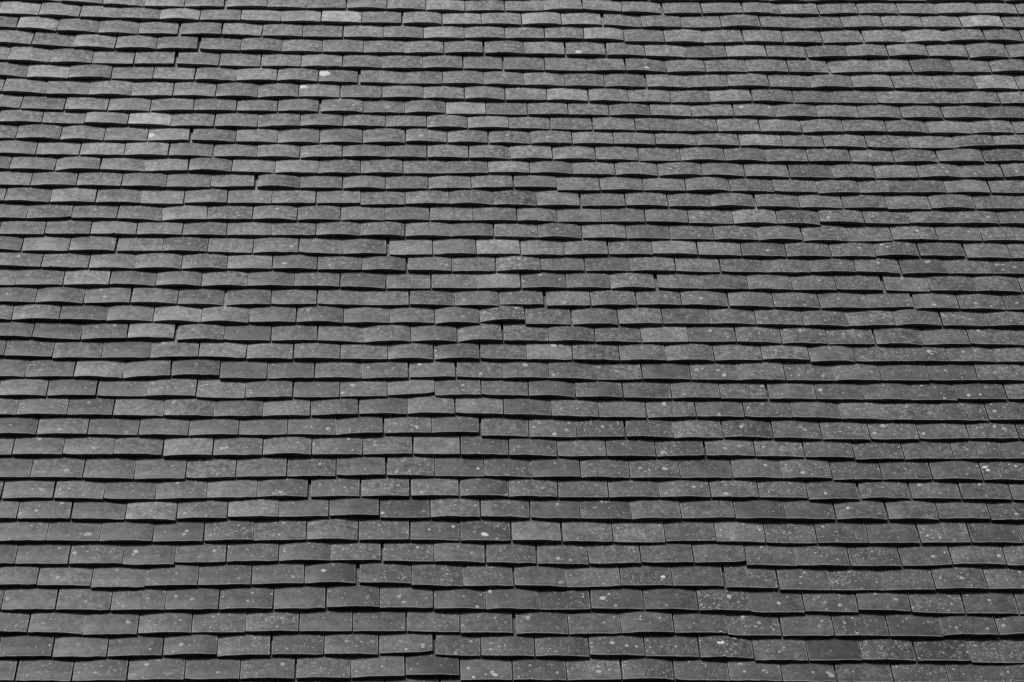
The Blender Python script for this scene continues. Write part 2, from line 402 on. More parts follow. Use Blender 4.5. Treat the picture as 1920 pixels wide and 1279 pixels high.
# every tile: centre of its tail edge (u, v), width, turn in the slope, roll, tone flag, single part or field;
# lengths in tenths of a millimetre on the roof plane, angles in 1/10000 rad
TILES = """
-34340,27390,1639,-233,-197,,0;-32662,27302,1634,-303,-257,,0;-30985,27220,1611,-206,-175,,0;-29325,27144,1589,-264,-224,,0;-27668,27054,1607,-301,-255,,0;-26001,26962,1615,-269,-228,,0
-24348,26861,1597,-365,-309,,0;-22675,26746,1632,-348,-296,,0;-21028,26642,1618,-287,-244,,0;-19352,26526,1607,-433,-367,,0;-17704,26385,1640,-437,-371,,0;-16035,26265,1617,-300,-255,,0
-14364,26178,1645,-229,-194,,0;-12691,26133,1644,-48,-41,,0;-11025,26143,1604,113,96,,0;-9370,26151,1610,-64,-55,,0;-7700,26143,1616,15,13,,0;-6045,26139,1601,-39,-33,,0
-4403,26127,1599,-38,-33,,0;-2735,26121,1617,-1,-1,,0;-1104,26113,1600,-49,-41,,0;565,26121,1594,103,87,,0;2205,26147,1622,55,47,,0;3862,26147,1610,-52,-44,,0
5522,26131,1622,-52,-44,,0;7209,26108,1615,-89,-75,,0;8859,26099,1617,32,27,,0;10509,26105,1598,7,6,,0;12175,26121,1628,88,74,,0;13840,26157,1655,134,114,,0
15509,26193,1621,85,72,,0;17168,26227,1645,126,107,,0;18831,26278,1638,183,155,,0;20488,26324,1630,100,85,,0;22160,26333,1624,-47,-40,,0;23814,26333,1615,48,41,,0
25465,26355,1623,90,77,,0;27138,26390,1633,123,105,,0;28795,26414,1629,20,17,,0;30460,26423,1613,41,35,,0;32107,26435,1626,30,25,,0;33768,26457,1623,105,89,,0
35445,26487,1610,81,68,,0;37084,26518,1618,114,97,,0;38761,26548,1653,70,59,,0;40418,26552,1617,-47,-40,,0;-35166,26437,1613,-144,-122,,0;-33502,26361,1611,-326,-277,,0
-31852,26263,1622,-279,-237,,0;-30190,26184,1609,-207,-176,,0;-28531,26098,1590,-337,-286,,0;-26872,26001,1626,-262,-222,,0;-25201,25912,1592,-292,-247,,0;-23535,25812,1630,-331,-281,,0
-21865,25702,1615,-344,-292,,0;-20224,25591,1608,-345,-292,,0;-18568,25462,1591,-464,-394,,0;-16913,25326,1600,-389,-330,,0;-15267,25219,1609,-281,-238,,0;-13594,25143,1619,-191,-162,,0
-11922,25125,1609,79,67,,0;-10248,25149,1595,72,61,,0;-8597,25152,1606,-49,-42,,0;-6944,25147,1635,17,15,,0;-5266,25139,1636,-64,-54,,0;-3578,25124,1638,-31,-26,,0
-1908,25107,1658,-71,-60,,0;-242,25112,1621,101,86,,0;1429,25142,1608,88,74,,0;3113,25162,1641,31,27,,0;4767,25142,1623,-151,-128,,0;6416,25110,1606,-50,-43,,0
8069,25091,1609,-66,-56,,0;9735,25091,1647,65,55,,0;11410,25107,1635,29,25,,0;13071,25137,1616,159,134,,0;14747,25177,1635,91,77,,0;16416,25221,1648,177,150,,0
18092,25264,1639,84,71,,0;19767,25303,1613,154,130,,0;21430,25325,1613,-14,-12,,0;23096,25331,1617,48,40,,0;24766,25343,1615,26,22,,0;26443,25367,1644,119,101,,0
28109,25402,1620,95,81,,0;29777,25420,1591,14,12,,0;31431,25423,1618,6,5,,0;33087,25445,1618,127,108,,0;34735,25474,1633,53,45,,0;36391,25497,1611,91,78,,0
38068,25527,1625,95,80,,0;39740,25546,1620,19,16,,0;-34343,25410,1632,-303,-257,,0;-32650,25311,1618,-308,-261,,0;-30997,25229,1619,-200,-170,,0;-29348,25145,1600,-323,-274,,0
-27691,25048,1595,-281,-239,,0;-26040,24947,1612,-347,-294,,0;-24357,24853,1613,-238,-202,,0;-22685,24753,1605,-382,-324,,0;-20999,24646,1630,-280,-238,,0;-19343,24530,1627,-431,-366,,0
-17667,24385,1645,-454,-385,,0;-16000,24252,1646,-358,-304,,0;-14327,24159,1623,-209,-178,,0;-12673,24122,1613,-18,-15,,0;-10994,24132,1644,77,65,,0;-9343,24151,1614,44,37,,0
-7648,24148,1633,-61,-52,,0;-5993,24141,1616,17,15,,0;-4311,24125,1604,-120,-102,,0;-2648,24105,1615,-1,-1,,0;-1002,24100,1632,-32,-27,,0;665,24122,1603,170,144,,0
2316,24170,1614,130,110,,0;3989,24169,1605,-140,-118,,0;5650,24121,1637,-155,-132,,0;7304,24089,1625,-44,-37,,0;8980,24097,1631,95,81,,0;10652,24107,1641,-32,-27,,0
12314,24117,1618,91,77,,0;13972,24151,1612,125,106,,0;15631,24199,1640,166,141,,0;17301,24243,1647,104,88,,0;18964,24281,1636,126,107,,0;20630,24316,1652,88,74,,0
22303,24327,1630,-21,-18,,0;23968,24333,1654,57,48,,0;25622,24361,1610,112,95,,0;27294,24396,1629,108,91,,0;28952,24423,1617,55,47,,0;30601,24430,1622,-9,-8,,0
32268,24438,1641,57,48,,0;33929,24465,1628,112,95,,0;35590,24496,1621,79,67,,0;37260,24520,1591,72,61,,0;38909,24530,1612,-13,-11,,0;40568,24537,1640,54,46,,0
-35159,24452,1609,-228,-193,,0;-33497,24366,1618,-307,-261,,0;-31838,24272,1610,-272,-230,,0;-30174,24187,1588,-258,-219,,0;-28517,24092,1613,-338,-287,,0;-26852,23993,1631,-271,-230,,0
-25191,23902,1622,-287,-243,,0;-23551,23811,1615,-275,-233,,0;-21886,23707,1636,-364,-309,,0;-20222,23597,1643,-309,-262,,0;-18548,23476,1596,-438,-372,,0;-16902,23326,1608,-501,-425,,0
-15253,23196,1620,-308,-261,,0;-13574,23128,1617,-110,-93,,0;-11892,23118,1603,50,42,,0;-10260,23141,1609,91,77,,0;-8597,23153,1609,-15,-13,,0;-6935,23148,1611,-13,-11,,0
-5292,23134,1631,-72,-61,,0;-3628,23115,1615,-48,-41,,0;-1940,23100,1617,-43,-36,,0;-283,23106,1610,78,66,,0;1370,23151,1628,200,170,,0;3052,23192,1642,53,45,,0
4701,23159,1611,-257,-218,,0;6367,23091,1617,-169,-143,,0;8058,23081,1620,107,91,,0;9719,23115,1645,101,86,,0;11393,23118,1605,-80,-68,,0;13055,23127,1656,127,108,,0
14713,23182,1616,213,181,,0;16374,23224,1621,43,36,,0;18028,23248,1598,108,91,,0;19698,23287,1633,134,114,,0;21363,23316,1628,45,38,,0;23021,23335,1603,74,63,,0
24708,23351,1627,25,21,,0;26363,23370,1640,92,78,,0;28031,23406,1617,129,109,,0;29713,23425,1632,-12,-10,,0;31387,23428,1647,31,26,,0;33065,23451,1636,106,90,,0
34724,23473,1607,31,27,,0;36386,23498,1635,120,102,,0;38031,23523,1610,36,31,,0;39713,23533,1633,23,20,,0;-34333,23426,1619,-343,-291,,0;-32686,23319,1629,-314,-266,,0
-31027,23229,1622,-240,-204,,0;-29335,23136,1618,-334,-283,,0;-27669,23046,1625,-224,-190,,0;-26019,22954,1631,-341,-290,,0;-24365,22853,1590,-285,-242,,0;-22695,22753,1610,-337,-285,,0
-21037,22654,1636,-275,-233,,0;-19379,22544,1637,-397,-336,,0;-17731,22399,1615,-499,-423,,0;-16048,22250,1605,-422,-358,,0;-14407,22140,1634,-260,-220,,0;-12736,22101,1624,17,14,,0
-11067,22125,1613,133,113,,0;-9409,22149,1628,18,16,,0;-7746,22146,1630,-40,-34,,0;-6085,22147,1627,46,39,,0;-4410,22135,1619,-116,-99,,0;-2758,22092,1635,-152,-129,,0
-1111,22079,1612,77,66,,0;550,22114,1612,140,119,,0;2211,22185,1614,300,254,,0;3884,22204,1613,-186,-158,,0;5536,22114,1609,-373,-317,,0;7213,22067,1635,83,71,,0
8874,22108,1626,169,143,,0;10535,22118,1646,-111,-94,,0;12219,22101,1633,12,10,,0;13902,22148,1637,271,230,,0;15568,22210,1620,114,97,,0;17212,22235,1624,41,35,,0
18894,22275,1637,199,169,,0;20542,22310,1604,16,13,,0;22222,22319,1612,43,37,,0;23903,22340,1639,83,70,,0;25565,22370,1641,103,87,,0;27234,22400,1632,79,67,,0
28888,22414,1601,9,7,,0;30568,22429,1636,83,70,,0;32246,22443,1651,1,1,,0;33904,22460,1614,106,90,,0;35586,22486,1626,51,43,,0;37235,22503,1596,56,47,,0
38902,22531,1608,120,102,,0;40576,22547,1598,-25,-21,,0;-35439,22515,1608,-284,-241,,0;-33797,22418,1604,-323,-274,,0;-32117,22313,1635,-324,-275,,0;-30459,22215,1636,-274,-232,,0
-28768,22124,1621,-287,-243,,0;-27128,22031,1616,-284,-241,,0;-25472,21934,1586,-326,-277,,0;-23791,21834,1636,-292,-247,,0;-22131,21741,1639,-276,-234,,0;-20452,21651,1642,-272,-231,,0
-18773,21525,1660,-491,-416,,0;-17093,21362,1645,-495,-420,,0;-15389,21206,1654,-450,-382,,0;-13713,21123,1604,-55,-47,,0;-12070,21132,1582,113,96,,0;-10331,21168,1632,112,95,,0
-8681,21164,1611,-138,-117,,0;-7050,21159,1574,110,93,,0;-5388,21168,1605,-55,-47,,0;-3760,21136,1566,-145,-123,,0;-2143,21104,1568,-60,-51,l,0;-516,21119,1600,151,128,,0
1138,21160,1576,109,92,,0;2739,21227,1582,318,269,,0;4347,21215,1590,-395,-335,,0;5982,21103,1618,-300,-255,,0;7695,21085,1544,198,168,,0;9361,21147,1645,190,162,,0
10986,21148,1491,-204,-173,,0;12564,21129,1597,67,57,,0;14227,21183,1584,278,236,,0;15893,21245,1642,109,92,,0;17579,21260,1619,-16,-13,,0;19251,21296,1662,228,193,l,0
20932,21331,1639,-15,-12,l,0;22607,21346,1597,109,92,,0;24263,21375,1597,71,60,,0;25931,21400,1616,84,71,,0;27606,21419,1625,36,31,,0;29283,21437,1617,73,62,,0
30949,21455,1619,42,36,,0;32613,21468,1620,36,31,,0;34280,21488,1627,84,71,,0;35971,21509,1619,50,42,,0;37630,21528,1644,65,55,,0;39310,21552,1624,83,71,,0
-36227,20994,1611,-164,-139,,0;-34540,20942,1623,-158,-134,,0;-32898,20891,1617,-158,-134,,0;-31242,20839,1627,-166,-141,,0;-29572,20783,1625,-178,-151,,0;-27883,20724,1645,-181,-154,,0
-26236,20670,1606,-150,-127,,0;-24551,20619,1623,-164,-139,,0;-22887,20565,1621,-172,-146,,0;-21222,20509,1632,-170,-144,,0;-19584,20446,1592,-221,-188,l,0;-17935,20363,1612,-297,-252,,0
-16253,20280,1622,-215,-182,,0;-14635,20223,1570,-144,-122,,0;-13025,20191,1606,-56,-48,l,0;-11361,20186,1621,26,22,,0;-9716,20162,1597,-180,-153,l,0;-8076,20143,1612,66,56,l,0
-6419,20125,1608,-178,-151,L,0;-4775,20094,1606,-15,-12,,0;-3096,20083,1561,-59,-50,,0;-1473,20090,1568,106,90,l,0;146,20104,1613,-16,-13,,0;1810,20118,1596,106,90,l,0
3457,20153,1617,107,91,l,0;5137,20102,1550,-442,-375,,0;6752,20037,1599,23,20,,0;8399,20071,1612,187,158,,0;10037,20117,1577,105,89,,0;11718,20106,1691,-167,-142,,0
13414,20114,1658,223,189,,0;15106,20182,1639,186,157,,0;16789,20229,1628,105,89,l,0;18431,20250,1585,22,19,l,0;20128,20285,1692,184,156,L,0;21844,20320,1604,25,21,,0
23513,20337,1589,85,72,,0;25176,20362,1601,73,62,,0;26835,20381,1625,43,37,,0;28511,20396,1594,52,44,,0;30170,20417,1645,74,63,,0;31824,20438,1619,58,49,,0
33491,20458,1617,66,56,,0;35133,20482,1623,80,68,,0;36799,20511,1657,94,80,,0;38469,20542,1641,95,81,,0;40128,20566,1587,56,48,,0;-35298,20142,1620,-233,-198,,0
-33638,20068,1644,-218,-185,,0;-31960,19998,1611,-212,-180,,0;-30279,19920,1609,-272,-231,,0;-28615,19841,1618,-219,-186,,0;-26948,19769,1619,-223,-189,,0;-25269,19691,1619,-261,-222,,0
-23620,19605,1634,-267,-226,,0;-21951,19520,1612,-260,-220,,0;-20353,19468,1539,-63,-53,,0;-18735,19372,1596,-541,-459,l,0;-17075,19226,1610,-375,-318,,0;-15438,19130,1587,-220,-187,,0
-13817,19099,1558,24,21,,0;-12092,19133,1628,186,158,,0;-10438,19116,1577,-304,-257,l,0;-8788,19058,1587,-58,-49,,0;-7161,19046,1586,-18,-15,,0;-5493,19041,1605,-17,-14,,0
-3872,19029,1593,-59,-50,,0;-2221,19036,1625,103,87,l,0;-559,19069,1629,103,87,,0;1082,19102,1574,103,88,,0;2696,19115,1552,-22,-18,,0;4313,19083,1600,-180,-152,l,0
5964,18922,1610,-18,-15,,0;7586,18916,1549,-23,-20,l,0;9206,18968,1624,341,289,,0;10859,19020,1581,-20,-17,l,0;12479,19013,1567,-21,-18,,0;14135,19046,1613,225,191,,0
15865,19100,1654,104,88,l,0;17560,19166,1626,302,256,L,0;19216,19284,1625,423,358,,0;20830,19316,1502,-244,-207,,0;22429,19263,1599,-100,-85,,0;24097,19257,1605,57,49,,0
25763,19278,1652,76,64,,0;27425,19300,1617,55,46,,0;29083,19318,1610,62,52,,0;30741,19338,1646,59,50,,0;32387,19361,1601,82,70,,0;34055,19392,1597,114,97,,0
35708,19424,1615,84,71,,0;37362,19450,1648,75,64,,0;39043,19475,1648,79,67,,0;40717,19501,1620,76,65,,0;-36353,19009,1604,-219,-186,,0;-34692,18941,1593,-205,-174,,0
-33045,18875,1615,-212,-180,,0;-31388,18811,1654,-176,-149,,0;-29717,18745,1632,-228,-194,,0;-28025,18677,1632,-188,-159,,0;-26353,18615,1659,-188,-159,,0;-24694,18550,1614,-208,-176,,0
-23022,18479,1623,-231,-196,,0;-21340,18409,1639,-200,-170,,0;-19668,18329,1629,-288,-244,,0;-17965,18204,1657,-473,-401,,0;-16306,18092,1615,-213,-180,,0;-14633,18048,1592,-57,-49,,0
-12987,18056,1603,104,88,,0;-11259,18038,1591,-215,-183,,0;-9609,17988,1620,-96,-81,,0;-7973,17957,1593,-99,-84,,0;-6319,17945,1625,22,19,,0;-4660,17965,1617,99,84,,0
-3043,17958,1571,100,85,,0;-1429,17990,1530,103,87,,0;222,18002,1581,-20,-17,,0;1840,17990,1611,-57,-48,,0;3522,17978,1561,-20,-17,l,0;5140,17945,1533,-190,-161,,0
6743,17881,1607,-218,-185,,0;8409,17894,1651,291,247,,0;10065,17958,1591,99,84,l,0;11699,17946,1575,-182,-154,,0;13385,17978,1606,378,321,,0;15032,18074,1644,216,183,,0
16709,18125,1593,100,85,l,0;18349,18138,1591,-20,-17,,0;20014,18074,1598,181,154,,0;21695,18119,1619,101,86,,0;23385,18141,1619,31,27,,0;25042,18144,1607,-9,-8,,0
26712,18149,1590,40,34,,0;28382,18163,1640,42,36,,0;30040,18174,1623,26,22,,0;31717,18182,1642,25,21,,0;33390,18189,1654,18,15,,0;35053,18196,1628,28,23,,0
36737,18208,1611,43,36,,0;38398,18213,1660,-10,-8,,0;40074,18219,1648,44,37,,0;-35443,17606,1616,-127,-108,,0;-33806,17566,1614,-121,-103,,0;-32136,17527,1634,-119,-101,,0
-30475,17479,1612,-178,-151,,0;-28821,17426,1600,-157,-133,,0;-27143,17379,1613,-131,-111,,0;-25471,17332,1595,-163,-139,,0;-23836,17286,1606,-129,-109,,0;-22183,17245,1596,-124,-105,,0
-20498,17179,1631,-284,-241,,0;-18824,17068,1644,-396,-336,l,0;-17136,16994,1652,-53,-45,,0;-15469,16982,1603,-18,-15,,0;-13819,16995,1556,102,86,,0;-12091,16965,1637,-280,-238,l,0
-10405,16904,1593,-97,-82,,0;-8762,16891,1549,18,15,,0;-7135,16910,1612,97,82,l,0;-5520,16890,1548,-226,-192,,0;-3911,16871,1619,96,81,,0;-2292,16902,1576,97,82,,0
-680,16901,1526,-106,-90,,0;982,16869,1606,-96,-82,,0;2639,16838,1616,-97,-82,,0;4263,16856,1560,217,184,,0;5894,16837,1611,-331,-281,,0;7512,16805,1537,137,116,,0
9142,16841,1633,96,82,,0;10817,16873,1631,96,82,,0;12461,16866,1573,-141,-119,,0;14203,16898,1647,327,277,,0;15862,16968,1627,96,82,,0;17543,16999,1617,97,82,,0
19157,17029,1513,97,82,,0;20776,17072,1619,175,149,,0;22472,17119,1628,110,93,,0;24132,17152,1640,95,80,,0;25823,17180,1635,74,63,,0;27497,17205,1640,81,69,,0
29171,17236,1652,108,91,,0;30833,17269,1613,95,81,,0;32511,17295,1599,65,55,,0;34151,17320,1637,91,77,,0;35832,17351,1642,98,83,,0;37489,17381,1605,85,72,,0
39162,17410,1625,94,80,,0;40812,17444,1590,116,98,,0;-36271,16504,1603,-102,-86,,0;-34644,16473,1607,-93,-79,,0;-32960,16435,1619,-141,-120,,0;-31312,16393,1626,-120,-101,,0
-29651,16353,1652,-124,-105,,0;-27983,16317,1614,-95,-80,,0;-26321,16282,1650,-116,-99,,0;-24665,16246,1618,-108,-91,,0;-23002,16210,1611,-113,-95,,0;-21345,16177,1592,-95,-81,,0
-19646,16067,1678,-564,-478,,0;-17952,15957,1619,-95,-80,,0;-16292,15939,1634,-18,-15,,0;-14617,15951,1602,95,81,,0;-12982,15951,1587,-98,-83,l,0;-11325,15895,1584,-254,-215,,0
-9697,15883,1589,172,146,l,0;-8074,15894,1582,-100,-85,,0;-6469,15862,1522,-105,-89,,0;-4775,15813,1602,-211,-179,,0;-3137,15794,1630,93,79,,0;-1486,15812,1597,16,14,,0
131,15798,1592,-101,-85,,0;1748,15766,1598,-100,-85,,0;3360,15746,1546,-26,-22,,0;4985,15745,1611,18,15,,0;6648,15732,1571,-102,-87,,0;8290,15762,1658,278,236,,0
9945,15823,1609,93,79,,0;11598,15822,1596,-100,-85,,0;13277,15822,1684,93,79,l,0;14958,15840,1606,16,14,,0;16645,15840,1663,-19,-16,,0;18311,15839,1624,16,14,,0
19987,15851,1651,55,47,l,0;21675,15863,1628,17,15,,0;23343,15871,1592,35,30,,0;25006,15882,1590,33,28,,0;26670,15894,1593,38,32,,0;28320,15898,1619,-8,-6,,0
29966,15898,1629,4,3,,0;31638,15905,1616,39,33,,0;33316,15908,1636,-16,-14,,0;34974,15908,1633,17,14,,0;36636,15916,1641,27,23,,0;38295,15918,1633,-12,-10,,0
39964,15922,1623,35,30,,0;-35410,15447,1614,-140,-119,,0;-33746,15404,1636,-124,-106,,0;-32096,15358,1617,-155,-132,,0;-30426,15306,1623,-170,-144,,0;-28750,15250,1631,-172,-146,,0
-27090,15194,1645,-171,-145,,0;-25428,15141,1614,-155,-132,,0;-23771,15091,1588,-159,-135,,0;-22103,15039,1630,-163,-139,,0;-20449,14997,1634,-93,-79,,0;-18766,14906,1652,-457,-388,,0
-17070,14816,1655,-91,-77,,0;-15390,14785,1660,-91,-77,,0;-13746,14785,1583,91,77,,0;-12097,14784,1623,-94,-80,,0;-10430,14753,1606,-97,-82,,0;-8800,14770,1570,207,176,,0
-7187,14799,1581,-23,-19,l,0;-5529,14792,1592,-22,-19,,0;-3891,14803,1590,91,77,,0;-2276,14807,1591,-62,-52,,0;-651,14775,1560,-142,-120,,0;991,14756,1604,16,13,l,0
2631,14743,1600,-98,-83,l,0;4265,14711,1531,-107,-91,l,0;5888,14697,1637,16,14,,0;7512,14726,1514,171,145,,0;9134,14797,1646,276,234,l,0;10813,14814,1602,-175,-148,,0
12486,14783,1619,-22,-19,,0;14141,14775,1648,-21,-18,,0;15814,14774,1623,14,12,,0;17455,14791,1616,90,76,,0;19100,14820,1602,90,77,,0;20795,14850,1679,90,76,l,0
22488,14870,1645,34,29,,0;24142,14882,1619,35,30,,0;25811,14894,1646,37,31,,0;27478,14908,1633,49,42,,0;29170,14923,1615,48,41,,0;30827,14936,1624,32,27,,0
32496,14955,1606,85,72,,0;34160,14980,1608,67,57,,0;35808,14998,1626,45,38,,0;37461,15010,1613,28,24,,0;39121,15027,1642,77,65,,0;40800,15052,1616,76,65,,0
-36278,14468,1606,-160,-136,,0;-34628,14418,1624,-152,-129,,0;-32953,14365,1617,-173,-147,,0;-31277,14310,1621,-166,-141,,0;-29635,14257,1620,-161,-137,,0;-27959,14206,1624,-155,-131,,0
-26281,14153,1612,-176,-149,,0;-24636,14096,1629,-172,-146,,0;-22968,14045,1624,-145,-123,,0;-21320,14001,1607,-126,-107,,0;-19641,13918,1655,-378,-321,,0;-17933,13828,1628,-165,-140,,0
-16234,13780,1625,-130,-110,,0;-14566,13750,1592,-60,-50,,0;-12889,13779,1626,236,200,,0;-11229,13820,1617,16,13,,0;-9587,13824,1546,13,11,l,0;-7979,13822,1548,-24,-20,,0
-6266,13804,1615,-94,-80,,0;-4626,13790,1583,13,11,,0;-3012,13806,1579,89,75,,0;-1402,13762,1535,89,75,l,0;195,13778,1577,13,11,,0;1817,13794,1551,89,75,,0
3417,13791,1563,-103,-87,,0;5051,13789,1582,88,75,,0;6664,13775,1585,-177,-150,,0;8320,13786,1630,235,200,,0;9988,13796,1607,-174,-147,,0;11640,13782,1632,87,74,,0
13293,13793,1630,-24,-20,,0;14963,13779,1646,-58,-49,,0;16650,13784,1604,89,75,,0;18383,13813,1734,87,74,,0;20097,13843,1651,86,73,,0;21751,13861,1613,25,21,,0
23431,13873,1614,49,42,,0;25092,13891,1663,64,54,,0;26764,13908,1639,35,29,,0;28429,13918,1646,27,23,,0;30103,13924,1618,11,9,,0;31759,13933,1605,44,37,,0
33423,13948,1623,48,41,,0;35083,13967,1599,70,59,,0;36759,13981,1608,20,17,,0;38415,13996,1602,71,60,,0;40077,14018,1640,66,56,,0;-35370,13239,1623,-76,-65,,0
-33724,13213,1624,-83,-70,,0;-32072,13184,1636,-99,-84,,0;-30415,13149,1633,-114,-97,,0;-28719,13110,1622,-125,-106,,0;-27049,13076,1651,-80,-68,,0;-25388,13044,1627,-114,-97,,0
-23731,13006,1642,-122,-104,,0;-22049,12972,1630,-82,-70,,0;-20376,12945,1603,-87,-74,,0;-18698,12928,1634,-21,-17,,0;-17034,12909,1602,-97,-82,,0;-15380,12866,1629,-166,-141,l,0
-13706,12806,1612,-205,-174,L,0;-12048,12770,1636,-21,-18,,0;-10353,12757,1618,-58,-50,l,0;-8687,12802,1616,341,289,,0;-7044,12871,1618,86,73,,0;-5388,12881,1602,-24,-20,,0
-3755,12891,1565,86,73,,0;-2160,12817,1542,-29,-24,,0;-546,12827,1576,86,73,,0;1045,12830,1562,-65,-55,,0;2695,12816,1595,-24,-20,,0;4366,12796,1604,-98,-83,,0
6018,12765,1591,-100,-85,,0;7628,12762,1568,85,72,,0;9266,12789,1617,85,72,l,0;10916,12775,1613,-172,-146,,0;12582,12785,1610,232,197,,0;14246,12836,1652,85,72,,0
15926,12823,1634,-170,-144,,0;17589,12791,1649,-24,-20,,0;19287,12819,1669,192,163,,0;21006,12847,1635,-24,-20,,0;22675,12838,1611,-33,-28,,0;24320,12828,1621,-28,-23,,0
25981,12828,1611,26,22,,0;27620,12835,1611,20,17,,0;29299,12840,1622,10,9,,0;30965,12846,1631,24,20,,0;32646,12851,1649,9,8,,0;34315,12854,1645,8,6,,0
35978,12855,1637,-1,-1,,0;37655,12851,1615,-26,-22,,0;39334,12846,1643,-5,-4,,0;-36259,12148,1641,-77,-65,,0;-34606,12120,1618,-95,-80,,0;-32940,12096,1629,-53,-45,,0
-31249,12071,1639,-102,-87,,0;-29573,12038,1647,-96,-82,,0;-27890,12011,1638,-69,-59,,0;-26235,11989,1628,-64,-54,,0;-24578,11965,1637,-85,-72,,0;-22911,11941,1617,-60,-51,,0
-21249,11923,1656,-53,-45,,0;-19580,11887,1627,-165,-140,,0;-17892,11845,1652,-91,-77,,0;-16207,11815,1633,-93,-79,,0;-14535,11796,1612,-24,-20,,0;-12894,11823,1555,198,168,l,0
-11170,11810,1629,-270,-229,,0;-9519,11750,1565,-102,-86,l,0;-7906,11747,1584,83,71,,0;-6253,11774,1611,83,71,,0;-4604,11800,1594,83,71,,0;-2974,11885,1560,-140,-119,,0
-1371,11864,1539,9,7,,0;259,11850,1578,-101,-86,,0;1869,11847,1576,83,70,,0;3496,11873,1564,83,70,l,0;5111,11870,1599,-100,-85,,0;6728,11838,1553,-105,-89,,0
8350,11835,1631,83,70,,0;10041,11844,1619,-25,-21,l,0;11685,11842,1592,9,8,,0;13335,11827,1620,-98,-83,,0;15011,11796,1637,-96,-81,,0;16706,11794,1673,82,69,,0
18406,11921,1638,546,464,,0;20078,12024,1652,82,70,,0;21754,12062,1617,151,128,,0;23419,12112,1608,159,134,,0;25080,12161,1642,148,126,,0;26767,12212,1634,163,138,,0
28441,12265,1619,159,135,,0;30103,12313,1636,141,120,,0;31768,12360,1595,147,125,,0;33433,12404,1615,126,107,,0;35121,12450,1616,162,138,,0;36774,12494,1614,109,93,,0
38459,12531,1613,123,104,,0;40130,12575,1643,145,123,,0;-35318,10955,1630,-4,-3,,0;-33652,10950,1626,-22,-18,,0;-31976,10942,1645,-32,-27,,0;-30313,10935,1615,-10,-9,,0
-28662,10930,1632,-21,-17,,0;-27004,10921,1624,-31,-27,,0;-25346,10909,1613,-43,-36,,0;-23703,10896,1608,-44,-37,,0;-22044,10887,1601,-9,-8,,0;-20366,10879,1627,-43,-37,,0
-18710,10856,1632,-94,-80,,0;-17039,10837,1606,-25,-21,,0;-15350,10835,1646,12,10,,0;-13675,10839,1622,11,9,l,0;-11987,10820,1627,-128,-109,,0;-10275,10800,1606,10,9,,0
-8652,10786,1597,-98,-83,,0;-7000,10812,1573,263,223,,0;-5366,10866,1614,80,68,,0;-3757,10880,1560,7,6,,0;-2144,10877,1548,-30,-25,,0;-534,10839,1574,-211,-179,,0
1065,10824,1579,116,99,,0;2717,10838,1601,-27,-23,,0;4370,10818,1608,-98,-83,,0;6027,10815,1580,80,68,,0;7686,10841,1671,79,67,,0;9350,10838,1581,-102,-87,,0
10956,10834,1574,79,67,,0;12598,10860,1628,80,68,,0;14278,10868,1629,-26,-22,,0;15967,10877,1654,80,68,,0;17737,10905,1740,81,68,,0;19497,11007,1636,186,158,,0
21145,11049,1616,72,61,,0;22825,11081,1639,122,104,,0;24481,11113,1628,74,63,,0;26182,11144,1640,117,99,,0;27836,11174,1624,67,57,,0;29524,11202,1631,105,89,,0
31184,11231,1620,69,58,,0;32868,11253,1618,70,59,,0;34539,11277,1629,76,64,,0;36188,11309,1623,122,104,,0;37858,11348,1618,118,100,,0;39531,11382,1599,93,79,,0
-36256,10191,1625,-94,-80,,0;-34600,10165,1624,-67,-57,,0;-32953,10144,1610,-60,-51,,0;-31285,10119,1636,-96,-82,,0;-29604,10094,1623,-53,-45,,0;-27950,10072,1611,-86,-73,,0
-26281,10044,1629,-85,-72,,0;-24624,10015,1609,-96,-82,,0;-22958,9983,1616,-103,-87,,0;-21297,9959,1604,-45,-38,,0;-19605,9937,1654,-91,-77,,0;-17910,9879,1659,-260,-220,,0
-16193,9888,1638,319,271,,0;-14505,9885,1645,-332,-282,,0;-12848,9871,1608,253,215,,0;-11196,9885,1587,-170,-144,,0;-9556,9826,1608,-202,-172,l,0;-7912,9794,1595,7,6,l,0
-6297,9807,1586,77,65,,0;-4677,9832,1578,78,66,,0;-3061,9856,1562,77,66,,0;-1445,9892,1625,146,124,,0;175,9928,1547,77,66,l,0;1790,9924,1614,-98,-83,,0
3417,9892,1595,-100,-85,l,0;5060,9860,1592,-99,-84,,0;6747,9874,1637,181,154,,0;8390,9882,1588,-137,-116,,0;10071,9851,1646,-59,-50,,0;11776,9819,1620,-132,-112,,0
13421,9810,1604,77,65,,0;15091,9852,1623,182,154,,0;16751,9894,1622,76,65,,0;18398,9936,1618,182,155,,0;20114,9978,1687,77,65,,0;21797,10009,1634,110,93,,0
23448,10044,1616,104,88,,0;25101,10075,1584,91,77,,0;26762,10111,1594,131,111,,0;28413,10151,1603,121,102,,0;30062,10192,1610,134,114,,0;31703,10226,1605,79,67,,0
33371,10260,1611,131,111,,0;35024,10301,1647,125,106,,0;36687,10335,1627,79,67,,0;38351,10364,1601,102,86,,0;40037,10394,1641,82,69,,0;-35465,9028,1648,-56,-48,,0
-33787,9016,1662,-16,-14,,0;-32117,9012,1635,-9,-8,,0;-30415,9004,1641,-43,-37,,0;-28745,8990,1656,-40,-34,,0;-27067,8975,1655,-48,-40,,0;-25403,8959,1610,-53,-45,,0
-23731,8946,1604,-32,-27,,0;-22043,8931,1628,-56,-48,,0;-20376,8914,1640,-48,-41,,0;-18700,8891,1636,-93,-79,,0;-16997,8889,1673,76,64,,0;-15298,8886,1626,-95,-80,,0
